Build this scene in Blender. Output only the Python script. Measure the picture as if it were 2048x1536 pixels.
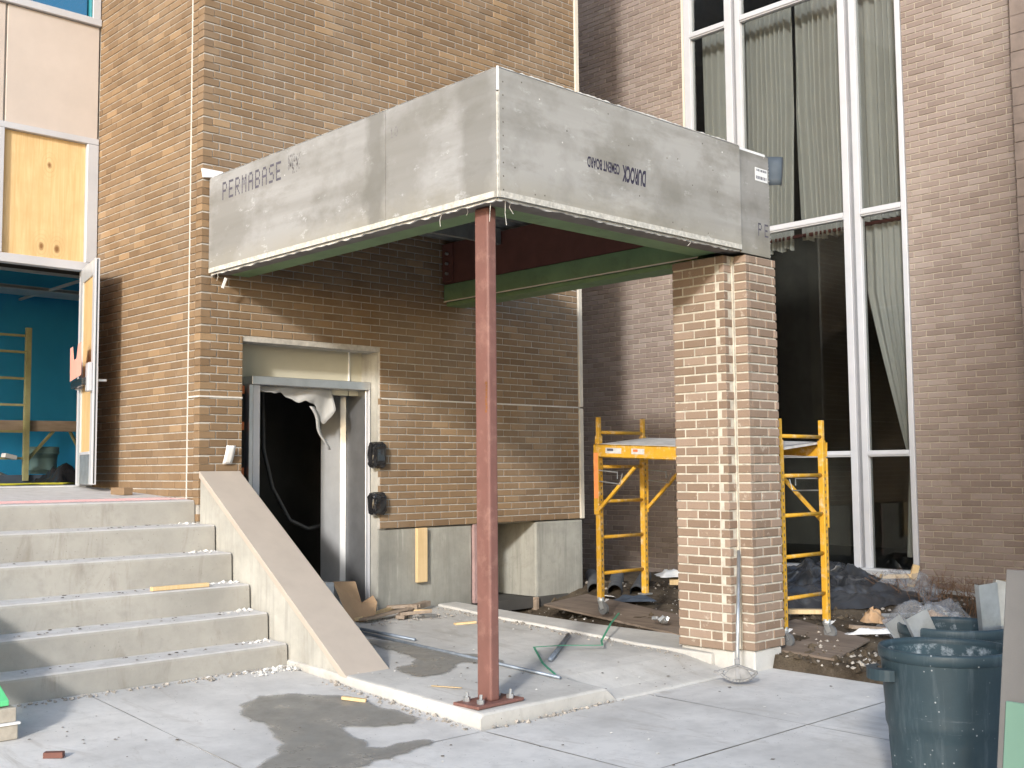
import bpy, bmesh, math, random
from mathutils import Vector, Matrix, noise
random.seed(7)
for o in list(bpy.data.objects): bpy.data.objects.remove(o)
S = bpy.context.scene
COL = S.collection
R = math.radians

# ------------------------------------------------------------------ camera, sky, sun, exposure
CAMZ = 1.5306
cR = Vector((0.72479769, -0.68890985, -0.00845778)); cU = Vector((-0.04622782, -0.06087712, 0.9970742)); cF = Vector((0.68740912, 0.72228609, 0.0759704))
cam_d = bpy.data.cameras.new('camera'); cam = bpy.data.objects.new('camera', cam_d); COL.objects.link(cam)
M4 = Matrix.Identity(4)
for i in range(3):
    M4[i][0] = cR[i]; M4[i][1] = cU[i]; M4[i][2] = -cF[i]
M4[2][3] = CAMZ
cam.matrix_world = M4
cam_d.sensor_width = 36.0; cam_d.lens = 36.0 * 2255.03 / 2048; cam_d.clip_start = 0.05; cam_d.clip_end = 500
S.camera = cam
SUN = Vector((-1.0, -0.60, 0.43)).normalized()          # towards the sun
w = bpy.data.worlds.new('World'); S.world = w; w.use_nodes = True
nt = w.node_tree; bg = nt.nodes['Background']
sky = nt.nodes.new('ShaderNodeTexSky'); sky.sky_type = 'NISHITA'; sky.sun_disc = False
sky.sun_elevation = math.asin(SUN.z); sky.sun_rotation = math.atan2(SUN.x, SUN.y) % (2 * math.pi)
sky.air_density = 1.0; sky.dust_density = 1.2; sky.ozone_density = 1.0
nt.links.new(sky.outputs[0], bg.inputs[0]); bg.inputs[1].default_value = 0.15
sd = bpy.data.lights.new('sun', 'SUN'); sd.energy = 2.0; sd.angle = R(4.5); sd.color = (0.86, 0.835, 0.80)
so = bpy.data.objects.new('sun', sd); COL.objects.link(so); so.rotation_euler = SUN.to_track_quat('Z', 'Y').to_euler(); so.location = (-20, -12, 12)
S.view_settings.view_transform = 'Standard'; S.view_settings.look = 'None'; S.view_settings.gamma = 1; S.view_settings.exposure = 1.12
S.view_settings.use_curve_mapping = False
S.cycles.use_denoising = True
S.cycles.max_bounces = 8

# ------------------------------------------------------------------ materials
def lin(r, g, b):
    f = lambda c: (c / 255 / 12.92) if c / 255 <= .04045 else ((c / 255 + .055) / 1.055) ** 2.4
    return (f(r), f(g), f(b))
class NT:
    def __init__(s, name):
        s.m = bpy.data.materials.new(name); s.m.use_nodes = True; s.t = s.m.node_tree; s.b = s.t.nodes['Principled BSDF']
    def n(s, typ, **k):
        d = s.t.nodes.new(typ)
        for a, v in k.items(): setattr(d, a, v)
        return d
    def l(s, a, b): s.t.links.new(a, b)
    def mix(s, a, b, fac, blend='MIX'):
        d = s.n('ShaderNodeMix', data_type='RGBA', blend_type=blend)
        for inp, v in ((d.inputs[0], fac), (d.inputs[6], a), (d.inputs[7], b)):
            if hasattr(v, 'links'): s.l(v, inp)
            elif isinstance(v, (int, float)): inp.default_value = v
            else: inp.default_value = (*v[:3], 1)
        return d.outputs[2]
    def noise(s, scale, detail=4, rough=.55, vec=None, dist=0):
        d = s.n('ShaderNodeTexNoise'); d.inputs['Scale'].default_value = scale; d.inputs['Detail'].default_value = detail
        d.inputs['Roughness'].default_value = rough; d.inputs['Distortion'].default_value = dist
        s.l(vec if vec else s.co(), d.inputs['Vector']); return d.outputs[0]
    def co(s, scale=(1, 1, 1), kind='pos', loc=(0, 0, 0)):
        key = (kind, scale, loc)
        if not hasattr(s, 'cc'): s.cc = {}
        if key in s.cc: return s.cc[key]
        if kind == 'pos': v = s.n('ShaderNodeNewGeometry').outputs['Position']
        else: v = s.n('ShaderNodeTexCoord').outputs['Object']
        if scale != (1, 1, 1) or loc != (0, 0, 0):
            mp = s.n('ShaderNodeMapping'); mp.inputs['Scale'].default_value = scale; mp.inputs['Location'].default_value = loc; s.l(v, mp.inputs[0]); v = mp.outputs[0]
        s.cc[key] = v; return v
    def ramp(s, fac, stops):
        d = s.n('ShaderNodeValToRGB'); e = d.color_ramp.elements
        while len(e) < len(stops): e.new(.5)
        for k, (p, c) in enumerate(stops):
            e[k].position = p; e[k].color = (c, c, c, 1) if isinstance(c, (int, float)) else (*c, 1)
        s.l(fac, d.inputs[0]); return d.outputs[0]
    def bump(s, h, strength=.3, dist=.01):
        d = s.n('ShaderNodeBump'); d.inputs['Strength'].default_value = strength; d.inputs['Distance'].default_value = dist
        s.l(h, d.inputs['Height']); s.l(d.outputs[0], s.b.inputs['Normal'])
    def math(s, op, a, b=0.0):
        d = s.n('ShaderNodeMath', operation=op)
        for inp, v in ((d.inputs[0], a), (d.inputs[1], b)):
            if hasattr(v, 'links'): s.l(v, inp)
            else: inp.default_value = v
        return d.outputs[0]
    def fin(s, col, rough=.8, metal=0, spec=.5):
        for inp, v in ((s.b.inputs['Base Color'], col), (s.b.inputs['Roughness'], rough)):
            if hasattr(v, 'links'): s.l(v, inp)
            elif isinstance(v, (int, float)): inp.default_value = v
            else: inp.default_value = (*v, 1)
        s.b.inputs['Metallic'].default_value = metal; s.b.inputs['Specular IOR Level'].default_value = spec
        return s.m
def plain(name, col, rough=.7, var=.25, scale=5, bump=.15, bscale=80, metal=0, spec=.4, kind='pos', dirt=None, dirt_amt=.5, dscale=9):
    k = NT(name); n1 = k.noise(scale, 5, .6, k.co(kind=kind)); n2 = k.noise(bscale, 3, .6, k.co(kind=kind))
    dark = tuple(c * (1 - var) for c in col); lite = tuple(min(1, c * (1 + var)) for c in col)
    c = k.mix(dark, lite, k.ramp(n1, [(.3, 0.), (.7, 1.)]))
    if dirt:
        d = k.noise(dscale, 6, .7, k.co(kind=kind, loc=(3.1, 7.7, 1.3))); c = k.mix(c, dirt, k.ramp(d, [(.52, 0.), (.72, dirt_amt)]))
    if bump: k.bump(n2, bump, .004)
    return k.fin(c, rough, metal, spec)
def brick_mat(name, ramp, island, mort_smear=None, rough=.85):
    k = NT(name); g = k.n('ShaderNodeNewGeometry').outputs['Random Per Island'] if island else k.n('ShaderNodeObjectInfo').outputs['Random']
    d = k.n('ShaderNodeValToRGB'); e = d.color_ramp.elements
    while len(e) < len(ramp): e.new(.5)
    for q, (p, c) in enumerate(ramp): e[q].position = p; e[q].color = (*c, 1)
    k.l(g, d.inputs[0]); c = d.outputs[0]
    n = k.noise(22, 6, .65); c = k.mix(c, (.55, .5, .45), k.ramp(n, [(.3, 0.), (.8, .16)]), 'MULTIPLY')
    f = k.noise(160, 3, .6); c = k.mix(c, (.12, .09, .07), k.ramp(f, [(.56, 0.), (.72, .4)]))
    w_ = k.noise(1.1, 5, .6, k.co(scale=(1, 1, .6))); c = k.mix(c, (.5, .46, .4), k.ramp(w_, [(.5, 0.), (.75, .16)]))
    if mort_smear:
        s_ = k.noise(11, 7, .72, k.co(loc=(5, 2, 8))); c = k.mix(c, mort_smear, k.ramp(s_, [(.60, 0.), (.68, .42)]))
    k.bump(f, .35, .003); return k.fin(c, rough, 0, .25)
TAN = [(0, (.178, .118, .069)), (.15, (.202, .135, .079)), (.5, (.225, .151, .088)), (.85, (.248, .167, .097)), (.96, (.275, .186, .107)), (1, (.325, .22, .126))]
MAUVE = [(0, (.215, .168, .146)), (.3, (.245, .193, .169)), (.6, (.265, .211, .187)), (.85, (.283, .229, .204)), (1, (.30, .246, .22))]
NEWB = [(0, (.22, .155, .112)), (.35, (.258, .186, .137)), (.7, (.29, .212, .158)), (1, (.33, .246, .19))]
m_tan = [brick_mat('tan_brick', TAN, False), brick_mat('tan_brick_joined', TAN, True)]
m_mauve = [brick_mat('mauve_brick', MAUVE, False), brick_mat('mauve_brick_joined', MAUVE, True)]
m_new = [brick_mat('new_brick', NEWB, False, (.62, .56, .47)), brick_mat('new_brick_joined', NEWB, True, (.62, .56, .47))]
m_mort = plain('grey_mortar', (.42, .40, .365), .95, .25, 14, .4, 150)
m_mortW = plain('cream_mortar', (.38, .335, .27), .95, .2, 10, .4, 150)
m_mortP = plain('fresh_mortar', (.52, .485, .41), .95, .2, 16, .5, 120)
def concrete(name, base, speck=(.08, .07, .06), speck_amt=.7, stain=.35, dust=None, rough=.9, lo=1.2, streak=False):
    k = NT(name)
    a = k.noise(lo, 7, .65); b = k.noise(9, 6, .7); f = k.noise(140, 3, .65)
    c = k.mix(tuple(x * (1 - stain) for x in base), tuple(min(1, x * 1.1) for x in base), k.ramp(a, [(.32, 0.), (.62, 1.)]))
    c = k.mix(c, tuple(x * .72 for x in base), k.ramp(b, [(.5, 0.), (.78, .6)]))
    sc_ = k.noise(1, 6, .7, k.co(scale=(3.5, 1.1, 1), loc=(2, 5, 0)), 1.5); c = k.mix(c, tuple(x * q for x, q in zip(base, (.62, .58, .53))), k.ramp(sc_, [(.56, 0.), (.74, .7)]))
    v = k.n('ShaderNodeTexVoronoi'); v.inputs['Scale'].default_value = 26; v.inputs['Randomness'].default_value = 1; k.l(k.co(), v.inputs['Vector'])
    sm = k.math('MULTIPLY', k.ramp(v.outputs['Distance'], [(.05, 1.), (.13, 0.)]), k.ramp(k.noise(3.1, 3), [(.48, 0.), (.6, 1.)]))
    c = k.mix(c, speck, k.math('MULTIPLY', sm, speck_amt))
    if streak:
        st = k.noise(1, 5, .7, k.co(scale=(14, 14, .9))); c = k.mix(c, tuple(x * .55 for x in base), k.ramp(st, [(.5, 0.), (.75, .65)]))
        st2 = k.noise(1, 5, .7, k.co(scale=(9, 9, .7), loc=(4, 4, 0))); c = k.mix(c, (.7, .7, .62), k.ramp(st2, [(.62, 0.), (.75, .45)]))
    if dust:
        sx = k.n('ShaderNodeSeparateXYZ'); k.l(k.n('ShaderNodeNewGeometry').outputs['True Normal'], sx.inputs[0])
        c = k.mix(c, dust, k.math('MULTIPLY', k.ramp(sx.outputs[2], [(.6, 0.), (.9, 1.)]), k.ramp(b, [(.35, 1.), (.75, .45)])))
    k.bump(k.math('ADD', f, k.math('MULTIPLY', b, .6)), .35, .004); return k.fin(c, rough, 0, .3)
m_pave = concrete('paving_concrete', (.61, .595, .565), (.09, .075, .06), .8, .24)
m_pad = concrete('pad_concrete', (.55, .535, .50), (.1, .085, .06), .8, .22)
m_step = concrete('step_concrete', (.37, .355, .32), (.12, .1, .09), .5, .2, dust=(.61, .60, .59))
m_found = concrete('foundation_concrete', (.33, .325, .29), (.13, .12, .1), .6, .35, streak=True)
m_cheek = concrete('rough_concrete', (.44, .43, .39), (.2, .2, .17), .4, .3, streak=True)
m_coping = plain('coping_stone', (.43, .375, .32), .75, .06, 4, .2, 200)
def wet_mat():
    k = NT('wet_concrete'); c = k.mix((.235, .225, .20), (.31, .30, .27), k.ramp(k.noise(5, 6, .7), [(.3, 0.), (.7, 1.)])); sp = k.noise(60, 3, .6); c = k.mix(c, (.1, .09, .08), k.ramp(sp, [(.62, 0.), (.7, .6)]))
    a = k.n('ShaderNodeAttribute', attribute_name='wetness').outputs['Fac']; e = k.math('ADD', a, k.math('MULTIPLY', k.math('SUBTRACT', k.noise(28, 5, .7), .5), .55)); al = k.ramp(e, [(.36, 0.), (.5, .4), (.85, .76)])
    k.l(al, k.b.inputs['Alpha']); k.bump(k.noise(120, 3), .2, .002); return k.fin(c, k.ramp(k.noise(7, 4), [(.35, .22), (.65, .6)]), 0, .5)
m_wet = wet_mat()
def soil_mat():
    k = NT('wet_soil'); a = k.noise(2.4, 8, .7); b = k.noise(18, 7, .75); f = k.noise(90, 4, .7)
    c = k.mix((.045, .033, .022), (.15, .118, .082), k.ramp(a, [(.35, 0.), (.68, 1.)])); c = k.mix(c, (.21, .17, .125), k.ramp(b, [(.52, 0.), (.75, .7)]))
    k.bump(k.math('ADD', f, b), .8, .02); return k.fin(c, .95, 0, .2)
m_soil = soil_mat()
def cement_board(name='cement_board', tint=1.0):
    k = NT(name); co = k.co()
    a = k.noise(.9, 6, .62, k.co(scale=(1, 1, 1.3))); b = k.noise(2.2, 6, .65, k.co(scale=(.8, .8, 2.2), loc=(7, 3, 1))); f = k.noise(220, 3, .6)
    c = k.mix((.235, .232, .222), (.31, .31, .308), k.ramp(a, [(.40, 0.), (.50, 1.)]))
    c = k.mix(c, (.165, .16, .142), k.ramp(b, [(.50, 0.), (.70, .6)]))
    sx = k.n('ShaderNodeSeparateXYZ'); k.l(co, sx.inputs[0])
    edge = k.ramp(k.math('ADD', k.math('MULTIPLY', k.math('SUBTRACT', sx.outputs[2], 3.2), 1.4), k.math('MULTIPLY', k.noise(4, 6, .7), .3)), [(.16, .65), (.42, 0.)])
    c = k.mix(c, (.3, .285, .24), edge)
    wp = k.noise(5, 7, .75, k.co(scale=(1, 1, 2), loc=(1, 9, 4))); c = k.mix(c, (.62, .64, .66), k.ramp(wp, [(.6, 0.), (.72, .6)]))
    v = k.n('ShaderNodeTexVoronoi'); v.inputs['Scale'].default_value = 5.5; k.l(co, v.inputs['Vector']); c = k.mix(c, (.75, .75, .75), k.ramp(v.outputs['Distance'], [(.022, .9), (.035, 0.)]))
    wob = k.math('MULTIPLY', k.math('SUBTRACT', k.noise(3.5, 5, .6), .5), .35)
    def band(axis, c0, hw, amt, zlo=None):
        global_c = sx.outputs[axis]; d = k.math('ABSOLUTE', k.math('SUBTRACT', k.math('ADD', global_c, wob), c0)); f_ = k.ramp(d, [(hw * .45, amt), (hw, 0.)])
        if zlo: f_ = k.math('MULTIPLY', f_, k.ramp(k.math('SUBTRACT', k.math('ADD', sx.outputs[2], wob), 3.0), [(zlo[0], 1.), (zlo[1], 0.)]))
        return f_
    for f_ in (band(1, 6.22, .13, .6), band(1, 5.17, .20, .55), band(0, 6.55, .62, .22, (.55, .75)), band(0, 5.2, .5, .15, (.3, .45))): c = k.mix(c, (.135, .132, .118), f_)
    bd_ = k.noise(1, 3, .5, k.co(scale=(.5, .5, 9), loc=(0, 0, 3))); c = k.mix(c, (.16, .155, .14), k.ramp(bd_, [(.45, 0.), (.7, .35)]))
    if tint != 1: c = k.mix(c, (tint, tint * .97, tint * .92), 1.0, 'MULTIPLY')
    k.bump(f, .25, .002); return k.fin(c, .85, 0, .3)
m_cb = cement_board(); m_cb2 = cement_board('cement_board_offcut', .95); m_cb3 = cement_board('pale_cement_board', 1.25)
m_edge = plain('raw_board_edge', (.52, .50, .45), .9, .3, 30, .6, 150)
m_white = plain('white_flashing', (.78, .78, .77), .55, .06, 4, .05)
m_print = plain('black_stencil_ink', (.085, .08, .105), .8, .3, 40, 0)
m_print2 = plain('faded_stencil_ink', (.17, .165, .17), .8, .3, 40, 0)
m_printd = plain('dark_stencil_ink', (.035, .03, .055), .8, .3, 40, 0)
m_green = plain('green_primer', (.165, .255, .125), .55, .15, 3, .05, dirt=(.1, .12, .07))
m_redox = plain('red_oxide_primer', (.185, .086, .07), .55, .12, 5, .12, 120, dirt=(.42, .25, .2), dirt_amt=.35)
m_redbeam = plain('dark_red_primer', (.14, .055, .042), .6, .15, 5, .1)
m_galv = plain('galvanised_steel', (.50, .52, .53), .42, .2, 7, .05, metal=.75, dirt=(.25, .26, .27), dirt_amt=.4)
m_galv2 = plain('dull_cast_steel', (.22, .22, .22), .6, .3, 9, .1, metal=.2)
m_deck = plain('galvanised_deck', (.30, .32, .32), .5, .2, 6, .05, metal=.6)
m_soff = plain('grey_soffit_board', (.19, .17, .15), .9, .2, 5, .2)
m_alu = plain('white_aluminium', (.48, .49, .52), .38, .06, 3, .03, spec=.5, dirt=(.5, .48, .45), dirt_amt=.3)
m_cond = plain('dull_conduit_steel', (.27, .31, .36), .5, .2, 12, .05, metal=.5)
m_recess = plain('shade_grey_recess', (.20, .205, .22), .5, .1, 5, 0)  # shade between the mullion bars put into a darker grey
m_alu2 = plain('silver_aluminium', (.62, .63, .64), .35, .08, 5, .03, metal=.35)
m_stain = plain('brushed_steel', (.58, .59, .61), .36, .1, 6, .05, metal=.85)
m_beige = plain('beige_panel', (.51, .45, .405), .8, .05, 3, .25, 260)
m_cream = plain('cream_panel', (.50, .475, .38), .7, .06, 3, .1)
m_creamtrim = plain('cream_trim', (.60, .55, .46), .7, .08, 4, .1)
m_seal = plain('pale_sealant', (.58, .56, .52), .8, .1, 20, .1)
def wood(name, c1, c2, knots=(), axis='z', sc=1.0, kind='obj', grain=30):
    k = NT(name); s_ = {'x': (1.5, grain, grain), 'y': (grain, 1.5, grain), 'z': (grain, grain, 1.5)}[axis]
    vec = k.co(scale=tuple(q * sc for q in s_), kind=kind); a = k.noise(1, 6, .6, vec, 1.2); b = k.noise(2.5 * sc, 4, .6, k.co(kind=kind))
    c = k.mix(c1, c2, k.ramp(a, [(.3, 0.), (.72, 1.)])); c = k.mix(c, tuple(x * .8 for x in c1), k.ramp(b, [(.45, 0.), (.75, .6)]))
    for (p, r) in knots:
        d = k.n('ShaderNodeVectorMath', operation='DISTANCE'); k.l(k.co(scale=(1, 1, .62), kind=kind), d.inputs[0]); d.inputs[1].default_value = (p[0], p[1], p[2] * .62)
        rr = k.math('ADD', d.outputs['Value'], k.math('MULTIPLY', k.noise(9, 3, .6, k.co(kind=kind)), .03))
        ring = k.math('SINE', k.math('MULTIPLY', rr, 230.0))
        c = k.mix(c, tuple(x * .72 for x in c1), k.math('MULTIPLY', k.ramp(ring, [(.5, 0.), (.9, .45)]), k.ramp(rr, [(r, 1.), (r * 4.5, 0.)])))
        c = k.mix(c, (.19, .085, .028), k.ramp(rr, [(r * .72, .92), (r * 1.25, 0.)]))
    k.bump(a, .12, .002); return k.fin(c, .7, 0, .3)
m_ply2 = wood('plywood_sheet', (.50, .34, .15), (.66, .475, .25))
m_lumber = wood('pale_lumber', (.60, .43, .22), (.74, .56, .33))
m_oldwood = wood('weathered_wood', (.24, .18, .13), (.40, .32, .25), kind='pos', axis='x', grain=14)
m_greywood = wood('grey_wet_plywood', (.14, .105, .08), (.27, .215, .17), kind='pos', axis='y', grain=9)
m_yellow = plain('yellow_paint', (.56, .305, .025), .45, .12, 8, .05, spec=.45, dirt=(.75, .7, .6), dirt_amt=.5, dscale=16)
m_orange = plain('orange_marking', (.80, .27, .09), .6, .15, 20, .05)
m_oldyellow = plain('dull_yellow_paint', (.34, .33, .17), .6, .15, 8, .05)
m_blue = plain('blue_wall_paint', (.03, .34, .66), .75, .06, 2, .03)
m_lobfloor = concrete('lobby_concrete', (.33, .33, .33))
m_dark = plain('shade_toned_interior', (.02, .019, .018), .9, .2, 2, 0)  # hall's unlit depth put into a near-black colour, even where sun enters
m_dark2 = plain('dim_toned_interior', (.07, .066, .06), .9, .25, 2, 0)  # room darkness put into the colour of corridor and hall surfaces
m_ceil = plain('ceiling_void', (.07, .07, .075), .9, .4, 3, 0)
m_tile = plain('ceiling_tile', (.42, .46, .47), .9, .08, 6, .1)
m_black = plain('black_plastic', (.018, .018, .02), .2, .3, 6, .2, 30, spec=.6)
m_tarp = plain('black_sheeting', (.03, .033, .038), .28, .4, 3, .5, 18, spec=.5, dirt=(.11, .11, .11), dirt_amt=.6, dscale=4)
m_whitesheet = plain('white_sheeting', (.66, .66, .65), .5, .08, 6, .1)
def bin_mat():
    k = NT('teal_bin_plastic'); a = k.noise(3, 5, .6); c = k.mix((.021, .038, .047), (.034, .058, .070), k.ramp(a, [(.3, 0.), (.7, 1.)]))
    st = k.noise(1, 6, .7, k.co(scale=(22, 22, 2.2))); c = k.mix(c, (.15, .185, .205), k.ramp(st, [(.52, 0.), (.78, .42)]))
    sc_ = k.noise(1, 5, .75, k.co(scale=(5, 5, 40), loc=(3, 1, 2)), .6); c = k.mix(c, (.2, .23, .25), k.ramp(sc_, [(.64, 0.), (.72, .4)]))
    v = k.n('ShaderNodeTexVoronoi'); v.inputs['Scale'].default_value = 30; k.l(k.co(), v.inputs['Vector']); c = k.mix(c, (.45, .47, .48), k.math('MULTIPLY', k.ramp(v.outputs['Distance'], [(.06, .9), (.14, 0.)]), k.ramp(k.noise(6, 3), [(.5, 0.), (.62, 1.)])))
    k.bump(k.noise(50, 3), .25, .003); return k.fin(c, .5, 0, .4)
m_bin = bin_mat()
m_binin = plain('plaster_splashed_plastic', (.03, .055, .066), .7, .25, 5, .3, 40, dirt=(.42, .46, .48), dirt_amt=.85, dscale=14)
m_drywhite = plain('white_plaster', (.62, .61, .58), .95, .12, 30, .3)
m_rubble = plain('grey_rubble', (.33, .3, .26), .95, .4, 30, .4)
m_chip = plain('dark_chips', (.13, .11, .09), .9, .4, 30, .2)
m_card = plain('brown_cardboard', (.44, .29, .17), .85, .1, 8, .1)
m_strap = plain('green_strap', (.05, .27, .16), .5, .15, 8, .05)
m_gboard = plain('green_drywall_paper', (.175, .30, .225), .8, .05, 3, .08, 200)
m_gboard2 = plain('bright_green_paper', (.12, .58, .24), .75, .08, 5, .05)
m_greyboard = plain('grey_board_face', (.185, .175, .165), .85, .1, 3, .15, 200)
m_tanedge = plain('tan_gypsum_edge', (.40, .36, .30), .9, .15, 20, .4)
m_pink = plain('pink_paper', (.72, .36, .29), .85, .06, 6, .05)
m_red = plain('red_mesh', (.58, .36, .36), .8, .1, 10, .05)
m_sticker = plain('dull_sticker', (.5, .5, .49), .7, .15, 30, 0)
m_pipe = plain('grey_drain_pipe', (.12, .125, .13), .7, .25, 9, .1)
m_slate = plain('slate_scrap', (.07, .09, .12), .7, .2, 8, .1)
m_bucket = plain('green_grey_bucket', (.16, .26, .26), .6, .1, 5, .05)
m_cable = plain('yellow_cable', (.6, .55, .06), .5, .1, 5, 0)
m_ora = plain('orange_paint_mark', (.6, .16, .05), .7, .2, 20, 0)
m_needle = plain('spruce_needles', (.04, .07, .035), .8, .4, 3, 0)
m_bark = plain('spruce_bark', (.1, .075, .055), .95, .3, 12, .5, 40)
m_stone = plain('quoin_stone', (.225, .18, .155), .9, .2, 5, .35, 90)
def curtain_mat():
    k = NT('grey_green_curtain'); n = k.noise(300, 2, .5); c = k.mix((.45, .44, .435), (.53, .52, .51), k.noise(3, 4)); k.bump(n, .15, .001); return k.fin(c, .9, 0, .2)
m_curt = curtain_mat()
def glass(name, tint, gl=.06):
    k = NT(name); t = k.t; tr = k.n('ShaderNodeBsdfTransparent'); tr.inputs[0].default_value = (*tint, 1); g = k.n('ShaderNodeBsdfGlossy'); g.inputs['Roughness'].default_value = .02
    fr = k.n('ShaderNodeFresnel'); fr.inputs['IOR'].default_value = 1.45; mx = k.n('ShaderNodeMixShader'); k.l(fr.outputs[0], mx.inputs[0]); k.l(tr.outputs[0], mx.inputs[1]); k.l(g.outputs[0], mx.inputs[2])
    k.l(mx.outputs[0], t.nodes['Material Output'].inputs[0]); return k.m
m_glass = glass('window_glass', (.78, .80, .79)); m_glassb = glass('tinted_glass', (.35, .55, .6))
def film(name, col, alpha):
    k = NT(name); k.b.inputs['Alpha'].default_value = alpha; return k.fin(col, .25, 0, .6)
m_hose = plain('dark_hose', (.035, .035, .036), .6, .2, 9, 0)
def thin_sheet():
    k = NT('thin_white_sheet'); c = k.mix((.6, .6, .59), (.72, .72, .71), k.noise(8, 4)); k.bump(k.noise(30, 5, .6), .4, .01); k.b.inputs['Transmission Weight'].default_value = .0
    tl = k.n('ShaderNodeBsdfTranslucent'); k.l(c, tl.inputs[0]); mx = k.n('ShaderNodeMixShader'); mx.inputs[0].default_value = .45; m = k.fin(c, .45, 0, .4); k.l(k.b.outputs[0], mx.inputs[1]); k.l(tl.outputs[0], mx.inputs[2]); k.l(mx.outputs[0], k.t.nodes['Material Output'].inputs[0]); return m
m_thin = thin_sheet()
m_film = film('clear_film', (.42, .44, .47), .32)

# ------------------------------------------------------------------ mesh helpers
def rot2(v, a): return Vector((v[0] * math.cos(a) - v[1] * math.sin(a), v[0] * math.sin(a) + v[1] * math.cos(a), v[2] if len(v) > 2 else 0))
class MB:
    def __init__(s): s.v = []; s.f = []
    def add(s, vs, fs): o = len(s.v); s.v += [Vector(p) for p in vs]; s.f += [tuple(i + o for i in f) for f in fs]; return s
    def box(s, x0, x1, y0, y1, z0, z1):
        return s.add([(x0, y0, z0), (x1, y0, z0), (x1, y1, z0), (x0, y1, z0), (x0, y0, z1), (x1, y0, z1), (x1, y1, z1), (x0, y1, z1)],
                     [(0, 3, 2, 1), (4, 5, 6, 7), (0, 1, 5, 4), (1, 2, 6, 5), (2, 3, 7, 6), (3, 0, 4, 7)])
    def obox(s, c, sx, sy, sz, rx=0, ry=0, rz=0):
        m = Matrix.Translation(c) @ Matrix.Rotation(rz, 4, 'Z') @ Matrix.Rotation(ry, 4, 'Y') @ Matrix.Rotation(rx, 4, 'X')
        p = [m @ Vector((a * sx / 2, b * sy / 2, d * sz / 2)) for d in (-1, 1) for a, b in ((-1, -1), (1, -1), (1, 1), (-1, 1))]
        return s.add(p, [(0, 3, 2, 1), (4, 5, 6, 7), (0, 1, 5, 4), (1, 2, 6, 5), (2, 3, 7, 6), (3, 0, 4, 7)])
    def beam(s, a, b, wd, ht, up=(0, 0, 1)):
        a = Vector(a); b = Vector(b); d = (b - a).normalized(); u = Vector(up); r = d.cross(u)
        if r.length < 1e-4: r = d.cross(Vector((1, 0, 0)))
        r.normalize(); u = r.cross(d); r *= wd / 2; u *= ht / 2
        p = [a - r - u, a + r - u, a + r + u, a - r + u, b - r - u, b + r - u, b + r + u, b - r + u]
        return s.add(p, [(0, 1, 2, 3), (7, 6, 5, 4), (0, 4, 5, 1), (1, 5, 6, 2), (2, 6, 7, 3), (3, 7, 4, 0)])
    def tube(s, pts, r, n=8, cap=True):
        pts = [Vector(p) for p in pts]; o = len(s.v); k = len(pts)
        for i, p in enumerate(pts):
            d = (pts[min(i + 1, k - 1)] - pts[max(i - 1, 0)]).normalized(); u = Vector((0, 0, 1)) if abs(d.z) < .95 else Vector((1, 0, 0))
            a = d.cross(u).normalized(); b = a.cross(d); rr = r[i] if isinstance(r, (list, tuple)) else r
            for j in range(n): t = 2 * math.pi * j / n; s.v.append(p + a * math.cos(t) * rr + b * math.sin(t) * rr)
        for i in range(k - 1):
            for j in range(n): s.f.append((o + i * n + j, o + i * n + (j + 1) % n, o + (i + 1) * n + (j + 1) % n, o + (i + 1) * n + j))
        if cap: s.f.append(tuple(o + j for j in range(n))[::-1]); s.f.append(tuple(o + (k - 1) * n + j for j in range(n)))
        return s
    def lathe(s, c, prof, n=32):
        o = len(s.v)
        for (r, z) in prof:
            for j in range(n): t = 2 * math.pi * j / n; s.v.append(Vector((c[0] + r * math.cos(t), c[1] + r * math.sin(t), c[2] + z)))
        for i in range(len(prof) - 1):
            for j in range(n): s.f.append((o + i * n + j, o + i * n + (j + 1) % n, o + (i + 1) * n + (j + 1) % n, o + (i + 1) * n + j))
        return s
    def prism(s, poly, ext):
        n = len(poly); e = Vector(ext); p = [Vector(q) for q in poly]
        return s.add(p + [q + e for q in p], [tuple(range(n))[::-1], tuple(range(n, 2 * n))] + [(i, (i + 1) % n, n + (i + 1) % n, n + i) for i in range(n)])
    def sheet(s, fn, nu, nv):
        o = len(s.v)
        for j in range(nv + 1):
            for i in range(nu + 1): s.v.append(Vector(fn(i / nu, j / nv)))
        for j in range(nv):
            for i in range(nu): a = o + j * (nu + 1) + i; s.f.append((a, a + 1, a + nu + 2, a + nu + 1))
        return s
    def rock(s, c, r, sq=.7):
        t = [(0, 0, 1), (.9, 0, .2), (-.3, .85, .3), (-.4, -.8, .2), (.35, .6, -.5), (.3, -.6, -.5), (-.8, .1, -.4)]
        a = random.uniform(0, 6.3); p = []
        for q in t:
            v = rot2(q, a) * r * random.uniform(.6, 1.25); v.z *= sq; v.x *= random.uniform(.8, 1.3); p.append(Vector(c) + v)
        return s.add(p, [(0, 1, 2), (0, 2, 6), (0, 6, 3), (0, 3, 1), (1, 4, 2), (2, 4, 6), (6, 5, 3), (3, 5, 1), (1, 5, 4), (4, 5, 6)])
    def build(s, name, mat, parent=None, bevel=0, smooth=False, seg=1, solid=0):
        base = wloc(parent)
        me = bpy.data.meshes.new(name); me.from_pydata([v - base for v in s.v], [], s.f); me.materials.append(mat)
        if smooth:
            for p in me.polygons: p.use_smooth = True
        o = bpy.data.objects.new(name, me); COL.objects.link(o)
        if parent: o.parent = parent
        if solid: mo = o.modifiers.new('thick', 'SOLIDIFY'); mo.thickness = solid; mo.offset = 0
        if bevel: mo = o.modifiers.new('bevel', 'BEVEL'); mo.width = bevel; mo.segments = seg; mo.limit_method = 'ANGLE'
        me.validate(); return o
def wloc(o):
    v = Vector((0, 0, 0))
    while o: v += o.location; o = o.parent
    return v
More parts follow.
